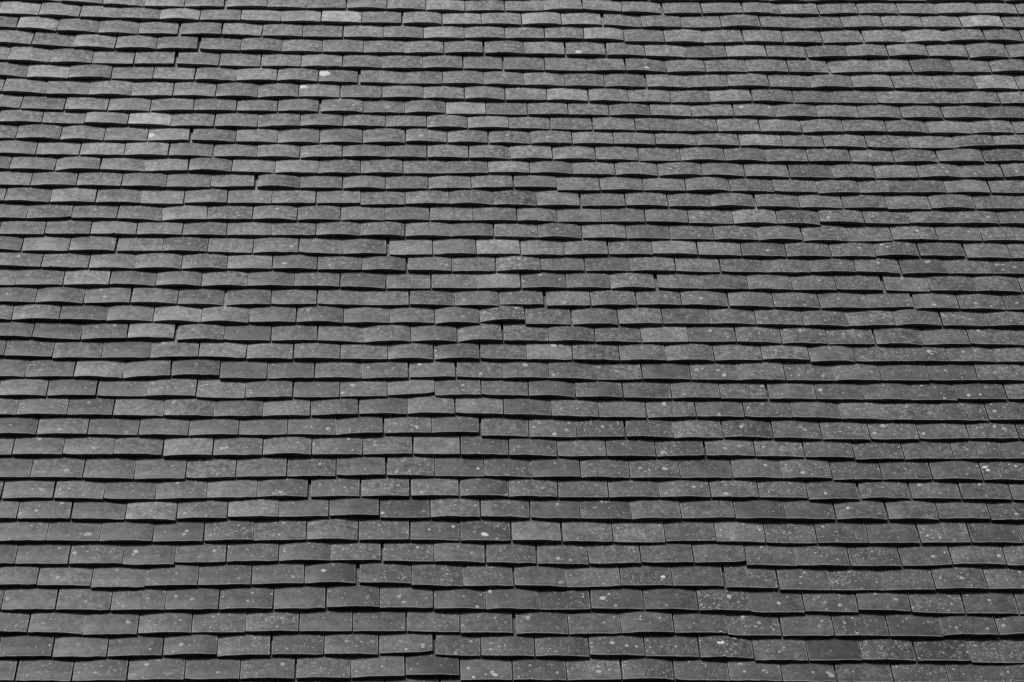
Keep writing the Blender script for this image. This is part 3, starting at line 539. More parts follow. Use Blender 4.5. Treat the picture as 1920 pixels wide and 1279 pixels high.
-13617,8866,1632,-26,-22,,0;-11951,8863,1626,7,6,,0;-10291,8904,1611,249,212,,0;-8566,8918,1575,-170,-144,,0;-6964,8886,1556,-32,-27,,0;-5339,8876,1568,-31,-26,,0
-3721,8884,1582,75,64,,0;-2087,8924,1578,181,154,,0;-480,8992,1549,256,217,,0;1155,9027,1586,-30,-25,,0;2780,8873,1601,40,34,,0;4430,8891,1593,75,64,,0
6062,8904,1575,4,3,,0;7715,8905,1630,6,5,,0;9398,8902,1635,-28,-24,,0;11062,8881,1635,-97,-82,,0;12702,8832,1557,146,124,,0;14339,8884,1631,177,150,,0
15999,8925,1645,74,62,,0;17689,8949,1658,75,63,,0;19425,8974,1669,74,63,,0;21099,8998,1635,71,60,,0;22784,9019,1641,59,50,,0;24444,9046,1599,109,93,,0
26130,9079,1636,90,77,,0;27798,9102,1648,52,44,,0;29486,9126,1635,92,78,,0;31163,9157,1629,100,85,,0;32824,9183,1612,62,52,,0;34463,9206,1597,80,68,,0
36141,9232,1614,83,70,,0;37795,9261,1628,94,80,,0;39460,9291,1642,94,80,,0;-36261,8116,1624,-88,-75,,0;-34588,8088,1646,-80,-68,,0;-32916,8070,1647,-32,-27,,0
-31243,8050,1632,-91,-77,,0;-29578,8028,1608,-43,-36,,0;-27929,8009,1625,-74,-63,,0;-26252,7989,1612,-52,-44,,0;-24596,7973,1625,-43,-36,,0;-22934,7959,1625,-45,-38,,0
-21240,7945,1631,-40,-34,,0;-19562,7934,1649,-26,-22,,0;-17871,7888,1646,-258,-219,,0;-16179,7857,1637,73,62,,0;-14492,7853,1626,-95,-81,,0;-12870,7838,1575,3,3,l,0
-11239,7872,1560,213,181,l,0;-9601,7906,1616,5,4,l,0;-7958,7919,1607,73,62,l,0;-6277,7953,1614,141,119,,0;-4620,7884,1650,105,89,,0;-2946,7923,1615,140,118,,0
-1294,7930,1646,-95,-81,,0;349,7899,1595,-100,-85,d,0;1975,7894,1589,73,62,,0;3676,7918,1622,73,62,,0;5317,7924,1551,-34,-28,,0;6942,7930,1571,72,61,,0
8570,7943,1637,5,5,,0;10285,7928,1602,-99,-84,,0;11923,7907,1598,-31,-26,,0;13601,7914,1616,72,61,,0;15264,7871,1641,4,3,,0;16950,7927,1648,5,4,,0
18664,7940,1656,72,61,,0;20354,7964,1666,71,60,,0;22042,7976,1614,2,2,,0;23707,7983,1608,44,38,,0;25356,7992,1603,8,7,,0;27035,7998,1610,28,24,,0
28677,8007,1619,27,23,,0;30334,8011,1588,2,1,,0;32008,8019,1616,45,38,,0;33676,8027,1622,7,6,,0;35320,8034,1606,34,29,,0;37001,8044,1613,30,25,,0
38687,8054,1631,32,27,,0;40351,8065,1613,38,32,,0;-35260,7137,1613,-62,-53,,0;-33602,7110,1610,-106,-90,,0;-31923,7078,1628,-88,-74,,0;-30277,7055,1612,-57,-48,,0
-28598,7035,1606,-66,-56,,0;-26922,7014,1640,-63,-54,,0;-25260,6996,1641,-48,-41,,0;-23578,6972,1610,-96,-82,,0;-21916,6949,1597,-48,-41,,0;-20257,6928,1601,-84,-71,,0
-18605,6888,1584,-167,-141,,0;-16955,6889,1626,169,143,dc,0;-15301,6912,1635,-29,-25,,0;-13627,6848,1623,-361,-306,,0;-11958,6844,1634,332,282,l,0;-10298,6910,1642,69,59,,0
-8629,6905,1609,-97,-83,,0;-6989,6901,1556,70,60,,0;-5349,6923,1607,70,59,,0;-3709,6945,1619,70,59,,0;-2048,6951,1570,-33,-28,l,0;-432,6957,1589,70,59,,0
1144,6941,1466,-188,-160,,0;2736,6924,1607,69,59,,0;4373,6946,1606,69,59,,0;6010,6941,1571,-103,-87,,0;7661,6909,1641,-96,-81,,0;9334,6905,1615,69,58,,0
10964,6889,1582,-172,-146,d,0;12602,7009,1646,-97,-82,,0;14309,6988,1670,-29,-24,,0;16007,6995,1657,68,58,,0;17700,7017,1684,69,58,,0;19413,7040,1636,69,59,,0
21097,7058,1618,38,32,,0;22741,7068,1621,27,23,,0;24434,7076,1631,17,14,,0;26093,7080,1625,12,10,,0;27770,7089,1637,41,35,,0;29446,7098,1635,13,11,,0
31130,7107,1614,42,35,,0;32793,7122,1593,56,48,,0;34452,7133,1628,10,8,,0;36143,7143,1644,52,44,,0;37801,7158,1628,38,32,,0;39477,7166,1602,8,7,,0
-36202,5861,1617,-7,-6,,0;-34555,5866,1603,35,30,,0;-32878,5876,1641,26,22,,0;-31213,5884,1637,25,21,,0;-29527,5888,1607,0,0,,0;-27875,5891,1649,19,16,,0
-26184,5899,1638,26,22,,0;-24541,5903,1602,-3,-2,,0;-22865,5904,1616,10,8,,0;-21188,5909,1642,23,19,,0;-19531,5913,1628,-1,-1,,0;-17854,5918,1619,35,30,,0
-16188,5935,1617,67,57,,0;-14511,5946,1639,3,2,,0;-12826,5947,1629,2,2,,0;-11175,5958,1575,67,57,,0;-9534,5969,1617,1,1,l,0;-7902,5980,1601,67,57,,0
-6256,5985,1605,-33,-28,,0;-4624,5975,1617,-32,-27,,0;-2953,5980,1599,67,57,,0;-1330,6002,1603,67,57,,0;329,5986,1594,-167,-142,,0;1946,5943,1584,-101,-86,,0
3608,5938,1596,67,57,,0;5242,5948,1594,0,0,,0;6882,5943,1581,-35,-30,,0;8510,5921,1617,-99,-84,,0;10158,5927,1616,133,113,,0;11846,5884,1621,67,57,,0
13524,5933,1663,227,192,,0;15231,5992,1642,132,112,,0;16911,6003,1644,-64,-54,,0;18616,6003,1669,66,56,,0;20309,6023,1647,53,45,,0;21987,6048,1658,96,82,,0
23664,6071,1652,41,35,,0;25327,6087,1588,61,52,,0;26998,6108,1609,68,58,,0;28641,6132,1595,82,70,,0;30309,6158,1609,81,69,,0;31980,6183,1615,76,64,,0
33646,6203,1633,45,38,,0;35306,6218,1612,50,43,,0;36967,6241,1582,91,77,,0;38623,6265,1589,64,54,,0;40285,6288,1601,79,67,,0;-35309,5110,1604,-29,-25,,0
-33643,5100,1603,-33,-28,,0;-31976,5094,1606,-3,-3,,0;-30320,5093,1616,-8,-7,,0;-28657,5087,1610,-25,-22,,0;-27003,5081,1618,-15,-13,,0;-25325,5075,1597,-19,-16,,0
-23647,5065,1637,-40,-34,,0;-21983,5051,1646,-51,-43,,0;-20292,5037,1636,-32,-27,,0;-18617,4990,1638,-253,-214,,0;-16893,4949,1666,2,2,l,0;-15197,4960,1635,66,56,l,0
-13468,4982,1631,65,55,,0;-11827,4976,1608,-98,-83,,0;-10183,4934,1606,-163,-138,,0;-8514,4929,1616,129,109,,0;-6871,4908,1596,-264,-224,,0;-5256,4887,1568,132,112,,0
-3564,4860,1554,167,141,l,0;-1958,4917,1551,199,169,l,0;-353,4958,1579,64,55,l,0;1277,4905,1551,64,54,,0;2883,4951,1592,229,194,,0;4542,4998,1598,64,54,,0
6170,5008,1615,-1,-1,L,0;7824,4986,1575,-136,-115,,0;9454,4948,1593,-101,-86,,0;11114,4932,1616,-1,-1,,0;12785,4942,1628,63,54,,0;14425,5036,1576,64,54,,0
16098,5047,1633,1,1,,0;17818,4941,1615,-1,-1,,0;19490,4951,1648,63,54,,0;21187,4960,1625,-13,-11,,0;22848,4960,1649,17,14,,0;24532,4969,1629,34,28,,0
26196,4973,1610,-5,-4,,0;27870,4972,1615,-6,-5,,0;29516,4970,1632,-6,-5,,0;31174,4970,1629,5,4,,0;32824,4970,1626,-2,-2,,0;34491,4969,1631,-6,-5,,0
36164,4972,1631,24,20,,0;37844,4980,1619,26,22,,0;39485,4981,1616,-19,-16,,0;-36148,4367,1595,-85,-72,,0;-34497,4344,1650,-57,-48,,0;-32828,4325,1613,-63,-54,,0
-31167,4304,1622,-63,-53,,0;-29495,4278,1604,-103,-88,,0;-27825,4249,1599,-73,-62,,0;-26150,4219,1608,-118,-100,,0;-24486,4188,1596,-72,-61,,0;-22797,4161,1638,-97,-82,,0
-21133,4127,1645,-109,-93,,0;-19454,4100,1599,-60,-51,,0;-17797,4049,1643,-250,-212,,0;-16095,3992,1655,-93,-79,,0;-14398,3961,1627,-96,-82,l,0;-12735,3945,1655,-1,-1,,0
-11065,3955,1608,61,52,,0;-9423,3975,1594,62,52,L,0;-7794,3979,1572,-36,-31,,0;-6159,3968,1587,-36,-30,,0;-4552,3961,1562,-4,-3,,0;-2892,3945,1564,-102,-87,,0
-1285,3938,1560,62,52,,0;363,3984,1592,224,190,,0;1973,4019,1569,-4,-4,,0;3635,4023,1620,29,25,,0;5278,4037,1620,61,52,l,0;6931,4031,1588,-101,-86,,0
8598,4004,1604,-68,-58,,0;10235,4003,1624,60,51,,0;11903,4033,1649,123,105,,0;13559,4022,1619,-195,-165,,0;15301,4001,1672,61,52,,0;16974,4021,1630,60,51,,0
18647,4040,1633,61,51,,0;20322,4051,1645,2,1,,0;21995,4049,1656,-11,-10,,0;23669,4049,1625,9,8,,0;25312,4048,1593,-10,-9,,0;26984,4047,1610,3,2,,0
28659,4052,1619,25,21,,0;30312,4058,1626,12,10,,0;31975,4055,1617,-27,-23,,0;33638,4048,1619,-20,-17,,0;35291,4042,1609,-15,-13,,0;36935,4039,1608,-5,-4,,0
38601,4040,1628,14,12,,0;40281,4041,1641,-13,-11,,0;-35226,3023,1627,-20,-17,,0;-33539,3022,1630,14,12,,0;-31886,3021,1620,-23,-19,,0;-30218,3017,1613,-1,-1,,0
-28566,3015,1646,-10,-8,,0;-26910,3012,1622,-9,-8,,0;-25252,3006,1620,-26,-22,,0;-23590,2999,1659,-22,-18,,0;-21916,2992,1646,-22,-18,,0;-20261,2985,1616,-20,-17,,0
-18585,2971,1615,-66,-56,,0;-16915,2970,1669,59,50,,0;-15227,2999,1606,122,104,,0;-13581,3023,1608,-224,-190,,0;-11933,2982,1600,-36,-31,,0;-10280,2985,1625,58,50,,0
-8622,3004,1647,58,49,,0;-6968,3003,1608,-67,-57,,0;-5304,2961,1606,-193,-164,,0;-3655,2939,1572,59,50,,0;-2008,2948,1593,-5,-4,,0;-402,2966,1575,123,104,L,0
1246,3005,1579,123,105,d,0;2855,3014,1575,-71,-60,,0;4480,3022,1596,124,105,,0;6221,3026,1621,-98,-83,,0;7860,3020,1609,58,49,,0;9485,3013,1589,-103,-87,l,0
11103,3005,1581,58,49,,0;12753,3014,1655,-2,-2,,0;14515,2993,1604,-132,-112,,0;16171,2981,1635,58,49,,0;17841,2980,1652,-66,-56,,0;19543,2988,1631,121,102,,0
21210,3009,1645,7,6,,0;22871,3007,1633,-23,-19,,0;24525,3006,1633,20,17,,0;26196,3008,1627,-8,-7,,0;27843,3009,1622,18,15,,0;29506,3015,1589,19,16,,0
31166,3020,1602,9,8,,0;32809,3020,1640,-5,-5,,0;34489,3017,1621,-17,-14,,0;36158,3012,1600,-12,-10,,0;37806,3012,1611,10,8,,0;39468,3014,1620,6,5,,0
-36032,2105,1617,-16,-14,,0;-34366,2093,1640,-55,-47,,0;-32687,2083,1616,-8,-7,,0;-31030,2080,1629,-9,-7,,0;-29378,2076,1619,-13,-11,,0;-27723,2067,1589,-44,-37,,0
-26055,2053,1609,-46,-39,,0;-24411,2041,1634,-28,-24,,0;-22738,2029,1610,-43,-37,,0;-21103,2013,1610,-57,-49,,0;-19440,1997,1592,-46,-39,,0;-17779,1989,1636,-5,-4,,0
-16091,1972,1673,-93,-78,,1;-14401,1991,1612,211,179,,0;-12735,1984,1612,-252,-214,,0;-11079,1928,1596,-98,-83,,0;-9368,1936,1562,153,130,,0;-7753,1979,1588,119,101,,0
-6093,1982,1604,-99,-84,,0;-4457,1990,1611,149,126,,0;-2806,1983,1584,-196,-167,,0;-1199,1960,1558,56,47,,0;415,2068,1545,123,104,,0;2099,2016,1558,58,49,,0
3724,2049,1592,151,128,l,0;5371,2082,1575,56,48,,0;7016,2064,1645,-158,-134,,0;8700,2017,1578,-135,-114,,0;10342,1985,1620,-68,-58,,0;12032,1983,1638,55,47,,0
13719,2037,1691,264,224,,1;15445,1974,1570,-40,-34,,0;17091,1957,1631,-68,-58,,0;18778,1955,1635,55,47,,0;20443,1965,1583,3,2,,0;22120,1959,1626,-38,-32,,0
23779,1953,1640,4,3,,0;25465,1949,1632,-31,-26,,0;27115,1937,1625,-44,-37,,0;28769,1929,1638,-3,-3,,0;30426,1923,1621,-34,-29,,0;32122,1911,1627,-44,-37,,0
33782,1897,1638,-37,-31,,0;35442,1886,1611,-36,-31,,0;37105,1874,1648,-34,-29,,0;38756,1866,1606,-18,-15,,0;40417,1861,1605,-12,-11,,0;-36776,1067,1608,-39,-33,,0
-35123,1057,1611,-27,-23,,0;-33465,1054,1631,9,7,,0;-31792,1053,1635,-17,-14,,0;-30118,1050,1633,0,0,,0;-28466,1043,1604,-41,-35,,0;-26801,1035,1583,-8,-7,,0
-25135,1035,1623,7,6,,0;-23481,1037,1604,6,5,,0;-21807,1037,1602,-8,-7,,0;-20169,1031,1630,-30,-26,,0;-18503,1020,1619,-37,-31,,0;-16827,1037,1637,143,121,l,0
-15166,1035,1614,-159,-135,d,1;-13522,1003,1610,-38,-32,,0;-11843,981,1671,-94,-79,L,1;-10154,950,1649,-96,-81,,0;-8478,958,1628,144,122,,0;-6799,975,1617,-38,-32,,0
-5138,977,1617,53,45,,0;-3529,994,1557,53,45,,0;-1921,976,1545,149,126,,0;-300,1146,1592,487,413,d,0;1319,970,1602,-100,-85,,0;3009,963,1585,54,46,,0
4634,1004,1541,213,181,,0;6276,1046,1656,53,45,,0;7939,1038,1626,-99,-84,,0;9616,1006,1654,-97,-82,,0;11282,974,1612,-101,-86,,0;12945,991,1669,200,170,,1
14629,1033,1644,53,45,,0;16330,1026,1628,-99,-84,,1;17998,1033,1637,143,122,,0;19677,1069,1613,81,68,,0;21359,1091,1616,56,47,,0;23027,1114,1627,86,73,,0
24695,1135,1598,39,33,,0;26344,1150,1605,58,49,,0;28015,1169,1645,61,52,,0;29689,1188,1657,51,43,,0;31362,1203,1645,44,37,,0;33032,1218,1648,45,38,,0
34679,1234,1602,55,46,,0;36347,1257,1607,84,72,,0;38011,1284,1606,87,74,,0;39668,1305,1619,39,33,,0;-35974,219,1629,-50,-42,,0;-34306,203,1594,-48,-41,,0
-32642,192,1617,-17,-14,,0;-30982,189,1632,-5,-5,,0;-29310,187,1644,-5,-4,,0;-27645,186,1641,-4,-3,,0;-25977,176,1650,-53,-45,,0;-24309,161,1620,-38,-32,,0
-22636,150,1636,-33,-28,,0;-20987,138,1620,-42,-36,,0;-19337,121,1615,-58,-49,,0;-17677,96,1615,-98,-83,,0;-15994,26,1657,-327,-277,d,1;-14330,19,1566,297,252,,1
-12702,64,1597,-8,-7,l,0;-10963,-26,1616,51,44,,0;-9330,-24,1607,-40,-34,,0;-7674,-8,1576,143,121,,0;-6037,-40,1627,-336,-285,,1;-4396,-62,1607,200,170,,0
-2756,-22,1600,50,43,,0;-1121,42,1551,363,308,,0;504,48,1563,-73,-62,,0;2120,35,1603,-10,-9,,0;3769,17,1602,-101,-86,,0;5438,24,1638,139,118,l,0
7113,65,1659,109,92,,0;8776,8,1572,-166,-141,,0;10407,-25,1595,-41,-35,,0;12080,-23,1640,50,43,,0;13793,-31,1642,-98,-83,,1;15479,-14,1669,195,166,,1
17199,2,1715,-93,-79,,1;18893,-6,1594,50,42,,0;20533,2,1614,-4,-3,,0;22219,-2,1614,-20,-17,,0;23894,-3,1608,16,14,,0;25550,1,1620,10,8,,0
27202,3,1640,1,1,,0;28892,2,1624,-9,-7,,0;30558,7,1628,39,33,,0;32238,17,1588,27,23,,0;33894,18,1613,-19,-16,,0;35548,19,1623,24,21,,0
37203,25,1638,12,10,,0;38853,26,1610,-10,-9,,0;40518,26,1612,11,9,,0;-36790,-684,1617,-67,-57,,0;-35131,-705,1624,-63,-53,,0;-33472,-721,1587,-35,-30,,0
-31814,-736,1600,-60,-51,,0;-30149,-759,1599,-87,-74,,0;-28500,-786,1631,-75,-64,,0;-26837,-804,1652,-35,-30,,0;-25183,-819,1608,-60,-51,,0;-23507,-841,1613,-76,-65,,0
-21854,-867,1647,-84,-71,,0;-20189,-890,1627,-57,-48,,0;-18540,-906,1627,-40,-34,,0;-16872,-933,1638,-126,-107,,1;-15181,-1021,1659,48,40,,1;-13489,-1006,1657,48,40,,1
-11808,-957,1639,250,212,,1;-10154,-956,1608,-248,-210,l,1;-8499,-988,1584,48,41,,0;-6855,-987,1583,-42,-36,,0;-5210,-995,1622,-11,-9,,0;-3582,-990,1560,48,41,,0
-1953,-951,1555,202,171,,0;-324,-936,1593,-102,-87,,0;1286,-968,1583,-103,-88,l,0;2933,-991,1605,-42,-35,,0;4588,-990,1612,47,40,,0;6253,-975,1673,47,40,,0
7956,-950,1645,105,89,,0;9638,-891,1637,18,16,l,0;11281,-996,1552,47,40,,0;12895,-966,1604,136,116,,0;14549,-937,1660,47,40,,1;16246,-936,1662,-40,-34,,1
17929,-920,1650,134,114,,0;19597,-889,1594,57,48,,0;21266,-872,1607,49,41,,0;22899,-857,1615,45,38,,0;24572,-842,1625,49,42,,0;26226,-825,1611,54,46,,0
27888,-809,1621,43,37,,0;29554,-794,1599,52,44,,0;31224,-781,1625,27,23,,0;32891,-772,1635,28,24,,0;34558,-762,1626,36,31,,0;36247,-752,1608,27,23,,0
37921,-741,1602,41,35,,0;39585,-723,1614,72,61,,0;-36026,-2147,1630,40,34,,0;-34350,-2135,1643,31,26,,0;-32675,-2126,1634,29,25,,0;-31022,-2113,1600,52,44,,0
-29356,-2099,1612,34,29,,0;-27710,-2090,1631,17,15,,0;-26031,-2076,1636,70,59,,0;-24369,-2058,1645,42,36,,0;-22702,-2041,1631,57,48,,0;-21037,-2024,1598,53,45,,0
-19365,-2003,1619,75,64,,0;-17692,-2011,1611,-128,-109,,0;-16037,-2011,1628,131,111,,1;-14357,-2029,1639,-239,-203,l,1;-12691,-1991,1608,480,407,l,1;-11023,-1897,1624,103,87,d,1
-9369,-2046,1591,-43,-37,,0;-7728,-2022,1587,192,163,,1;-6095,-2008,1590,-102,-87,l,0;-4469,-1989,1596,221,188,,0;-2818,-1927,1562,166,141,l,0;-1189,-1927,1551,-166,-141,,0
420,-1960,1597,-44,-37,,0;2041,-1993,1601,-161,-136,,1;3678,-1988,1593,192,163,,1;5342,-1974,1649,-98,-83,,1;7025,-1997,1625,-42,-36,,1;8675,-1996,1632,44,38,,1
10360,-1991,1651,-13,-11,,1;12032,-1986,1648,44,37,,1;13726,-1971,1670,44,38,,1;15436,-1947,1657,101,86,,1;17107,-1933,1612,-14,-12,,1;18773,-1928,1660,44,38,,0
20467,-1912,1623,52,44,,0;22114,-1896,1605,47,40,,0;23778,-1887,1620,7,6,,0;25464,-1883,1624,22,19,,0;27127,-1868,1634,65,55,,0;28787,-1853,1593,30,26,,0
30447,-1838,1610,66,56,,0;32120,-1826,1633,6,5,,0;33785,-1820,1605,30,26,,0;35450,-1807,1634,53,45,,0;37125,-1788,1636,61,52,,0;38785,-1768,1640,58,49,,0
40468,-1755,1617,21,18,,0;-35225,-3137,1598,33,28,,0;-33563,-3125,1641,40,34,,0;-31894,-3117,1626,9,8,,0;-30202,-3114,1636,11,10,,0;-28537,-3107,1636,29,25,,0
-26851,-3095,1616,48,41,,0;-25182,-3082,1633,27,23,,0;-23500,-3071,1621,41,35,,0;-21824,-3058,1626,43,37,,0;-20157,-3042,1580,56,47,,0;-18493,-3030,1605,21,18,,0
-16855,-3020,1614,42,36,l,1;-15178,-2992,1624,127,108,,1;-13466,-2978,1662,-40,-34,,1;-11788,-2978,1650,42,36,,1;-10094,-3051,1637,-98,-83,L,1;-8441,-3038,1580,188,159,,1
-6808,-2992,1541,102,87,,0;-5196,-2951,1588,158,134,,1;-3552,-2836,1611,329,279,lc,1;-1940,-2874,1569,189,160,,0;-327,-2861,1584,-104,-88,,1;1300,-2916,1579,-250,-212,,1
2937,-2949,1608,42,36,,0;4606,-2959,1631,-100,-85,,1;6298,-2959,1661,97,83,,1;7948,-2964,1587,-16,-14,,1;9648,-2973,1622,-43,-37,,1;11304,-2987,1620,-44,-38,,1
12947,-2988,1606,41,35,,1;14581,-2984,1614,-16,-14,,1;16262,-2933,1703,42,35,,1;18002,-2919,1637,42,36,,0;19686,-2900,1625,74,63,,0;21336,-2876,1630,72,61,,0
22990,-2859,1636,37,31,,0;24654,-2847,1615,37,31,,0;26319,-2833,1617,47,40,,0;27990,-2816,1610,60,51,,0;29665,-2796,1634,62,53,,0;31324,-2776,1607,61,52,,0
33004,-2754,1632,75,64,,0;34651,-2733,1618,53,45,,0;36333,-2718,1621,40,34,,0;37996,-2702,1613,58,49,,0;39653,-2681,1613,72,61,,0;-36017,-3956,1641,-13,-11,,0
-34351,-3958,1595,5,5,,0;-32696,-3956,1603,2,2,,0;-31050,-3961,1614,-29,-24,,0;-29405,-3971,1595,-38,-32,,0;-27729,-3979,1614,-7,-6,,0;-26083,-3982,1632,-13,-11,,0
-24419,-3986,1635,-10,-8,,0;-22764,-3994,1604,-41,-35,,0;-21104,-4003,1622,-19,-16,,0;-19448,-4006,1630,4,4,,0;-17765,-3999,1630,40,34,,0;-16084,-3986,1673,39,33,,1
-14465,-3978,1497,10,8,d,1;-12824,-4001,1678,-149,-126,,1;-11126,-4029,1654,-16,-13,,1;-9451,-4007,1640,149,126,,1;-7815,-3976,1587,39,33,l,1;-6168,-3918,1585,326,276,,1
-4519,-3860,1605,40,34,,0;-2876,-3834,1594,125,106,,1;-1227,-3830,1611,-101,-86,l,1;419,-3877,1606,-187,-159,,1;2053,-3932,1597,-160,-136,,1;3682,-3965,1594,-46,-39,,1
5374,-3939,1647,205,174,,1;7050,-3912,1620,-45,-38,,1;8706,-3927,1601,-46,-39,,1;10354,-3960,1648,-155,-132,,1;12047,-4002,1695,-96,-81,,1;13751,-4021,1670,-16,-14,,1
15453,-4031,1688,-43,-36,,1;17189,-4031,1685,39,33,,0;18873,-4031,1599,-39,-33,,0;20545,-4045,1619,-45,-38,,0;22205,-4057,1626,-32,-27,,0;23868,-4070,1635,-49,-42,,0
25560,-4082,1623,-25,-22,,0;27202,-4092,1618,-33,-28,,0;28861,-4102,1611,-32,-28,,0;30528,-4111,1616,-20,-17,,0;32189,-4119,1608,-27,-23,,0;33861,-4127,1612,-25,-21,,0
35522,-4133,1603,-14,-12,,0;37179,-4136,1630,-2,-1,,0;38829,-4139,1625,-21,-17,,0;40478,-4145,1618,-15,-13,,0;-35323,-4887,1617,15,13,,0;-33687,-4890,1603,-34,-29,,0
-32025,-4899,1593,-26,-22,,0;-30363,-4907,1634,-24,-20,,0;-28689,-4916,1634,-32,-27,,0;-27015,-4924,1628,-16,-14,,0;-25335,-4924,1616,15,13,,0;-23655,-4925,1604,-22,-19,,0
-21982,-4936,1628,-44,-37,,0;-20320,-4950,1618,-40,-34,,0;-18664,-4960,1596,-23,-20,,0;-16992,-4966,1620,-18,-15,,0;-15301,-4954,1655,90,77,,1;-13604,-4955,1658,-97,-82,,1
-11906,-4979,1631,-45,-38,,1;-10225,-4967,1637,118,100,l,1;-8561,-4928,1608,120,101,,1;-6923,-4916,1610,-47,-40,,1;-5308,-4874,1576,320,271,,1;-3665,-4804,1581,122,103,,1
-2057,-4783,1591,9,8,,1;-375,-4941,1581,-160,-136,,1;1259,-4974,1584,-48,-41,,1;2888,-4962,1597,121,102,,1;4559,-4969,1601,-159,-135,,1;6205,-4988,1642,36,31,,1
7906,-4958,1648,-72,-61,,1;9583,-5000,1608,-186,-158,,1;11261,-5033,1615,-19,-16,,1;12936,-5021,1633,91,77,,1;14637,-4978,1675,170,144,,1;16354,-4943,1670,36,31,,1
18069,-4931,1662,37,31,,0;19769,-4916,1606,55,47,,0;21433,-4894,1615,81,69,,0;23095,-4873,1626,48,41,,0;24758,-4859,1590,41,35,,0;26429,-4838,1615,87,74,,0
28088,-4817,1602,45,38,,0;29728,-4794,1594,99,84,,0;31391,-4767,1589,73,62,,0;33051,-4748,1639,46,39,,0;34722,-4731,1630,56,48,,0;36395,-4712,1618,65,55,,0
38066,-4686,1612,92,78,,0;39705,-4656,1622,96,82,,0;-35969,-5922,1602,-27,-23,,0;-34298,-5927,1596,-6,-5,,0;-32636,-5924,1582,22,19,,0;-30976,-5922,1597,-9,-7,,0
-29324,-5925,1646,-7,-6,,0;-27648,-5928,1621,-14,-12,,0;-25996,-5930,1626,3,3,,0;-24351,-5933,1617,-23,-20,,0;-22662,-5943,1643,-35,-30,,0;-21002,-5945,1628,22,19,,0
-19346,-5947,1611,-34,-29,,0;-17682,-5960,1588,-48,-41,,0;-16017,-5966,1635,7,6,,1;-14342,-5955,1652,60,51,,1;-12698,-5953,1592,-48,-41,,1;-11025,-6003,1611,115,98,L,1
-9364,-5948,1609,116,98,,1;-7715,-5915,1601,89,75,,1;-6039,-5895,1668,34,29,,1;-4344,-5862,1629,169,143,,1;-2695,-5829,1535,35,29,L,0;-1089,-5885,1576,-105,-89,,1
541,-5931,1592,-187,-158,,1;2197,-5942,1609,116,98,,1;3853,-5931,1627,-47,-40,,1;5528,-5902,1614,225,191,,1;7221,-5874,1627,-47,-40,,1;8886,-5902,1614,-130,-110,,1
10581,-5931,1631,-47,-40,,1;12274,-6004,1639,141,120,,1;13962,-5993,1644,87,74,,1;15670,-5973,1696,33,28,,1;17387,-5961,1674,33,28,,0;19085,-5957,1616,-6,-5,,0
20745,-5958,1615,0,0,,0;22423,-5960,1626,-17,-14,,0;24072,-5961,1618,12,10,,0;25735,-5959,1610,3,2,,0;27400,-5955,1620,20,17,,0;29047,-5955,1630,-15,-13,,0
30692,-5955,1611,13,11,,0;32384,-5957,1627,-25,-21,,0;34035,-5960,1631,5,4,,0;35684,-5964,1618,-30,-26,,0;37355,-5969,1594,3,3,,0;39005,-5967,1612,9,7,,0
40677,-5967,1587,-12,-10,,0;-35320,-7052,1647,-34,-28,,0;-33659,-7059,1622,-9,-7,,0;-31987,-7058,1586,14,12,,0;-30346,-7061,1590,-35,-30,,0;-28681,-7069,1596,-16,-13,,0
-27031,-7072,1617,1,1,,0;-25337,-7076,1627,-27,-23,,0;-23691,-7079,1621,9,8,,0;-22029,-7076,1618,9,8,,0;-20365,-7073,1616,5,4,,0;-18674,-7075,1622,-16,-13,,0
-16986,-7072,1669,31,26,,0;-15279,-7075,1684,-45,-38,,1;-13573,-7108,1636,-152,-129,,1;-11882,-7114,1658,108,92,,1;-10196,-7062,1611,217,184,,1;-8532,-7000,1640,162,137,,1
-6872,-6960,1582,86,73,,1;-5223,-6915,1600,193,164,,1;-3575,-6905,1559,-134,-114,,1;-1949,-6930,1614,-23,-19,,1;-328,-6963,1583,-187,-159,,1;1288,-6975,1586,112,95,,1
2921,-6974,1601,-104,-88,,1;4592,-6986,1645,31,26,,1;6306,-6975,1718,31,26,,1;8030,-6974,1628,-22,-19,,1;9691,-6972,1644,31,26,,1;11391,-7023,1621,84,72,,1
13069,-7004,1649,31,26,,1;14779,-7002,1655,-22,-18,,1;16483,-7023,1665,-100,-85,,1;18148,-7042,1622,-17,-15,,0;19810,-7053,1589,-48,-41,,0;21479,-7065,1625,-26,-22,,0
23129,-7072,1619,-19,-16,,0;24802,-7084,1602,-53,-45,,0;26450,-7102,1601,-64,-54,,0;28116,-7117,1617,-30,-25,,0;29773,-7129,1621,-45,-38,,0;31416,-7139,1615,-14,-12,,0
33096,-7145,1604,-25,-21,,0;34747,-7152,1597,-20,-17,,0;36407,-7166,1594,-66,-56,,0;38062,-7183,1637,-42,-35,,0;39724,-7196,1634,-36,-31,,0;-36019,-7957,1631,-43,-36,,0
-34363,-7971,1598,-46,-39,,0;-32706,-7987,1605,-51,-44,,0;-31057,-7996,1613,-7,-6,,0;-29394,-8002,1630,-28,-24,,0;-27712,-8008,1624,-9,-8,,0;-26066,-8009,1600,-3,-2,,0
-24408,-8018,1603,-50,-43,,0;-22761,-8029,1599,-18,-15,,0;-21083,-8037,1619,-35,-30,,0;-19425,-8049,1635,-39,-33,,0;-17786,-8064,1562,-52,-44,,0;-16122,-8055,1624,106,90,,1
-14455,-8067,1588,-184,-156,,1;-12801,-8100,1644,-23,-20,,1;-11117,-8070,1649,207,175,,1;-9459,-8010,1622,158,134,l,1;-7805,-7967,1642,106,90,,1;-6059,-7932,1586,109,93,,1
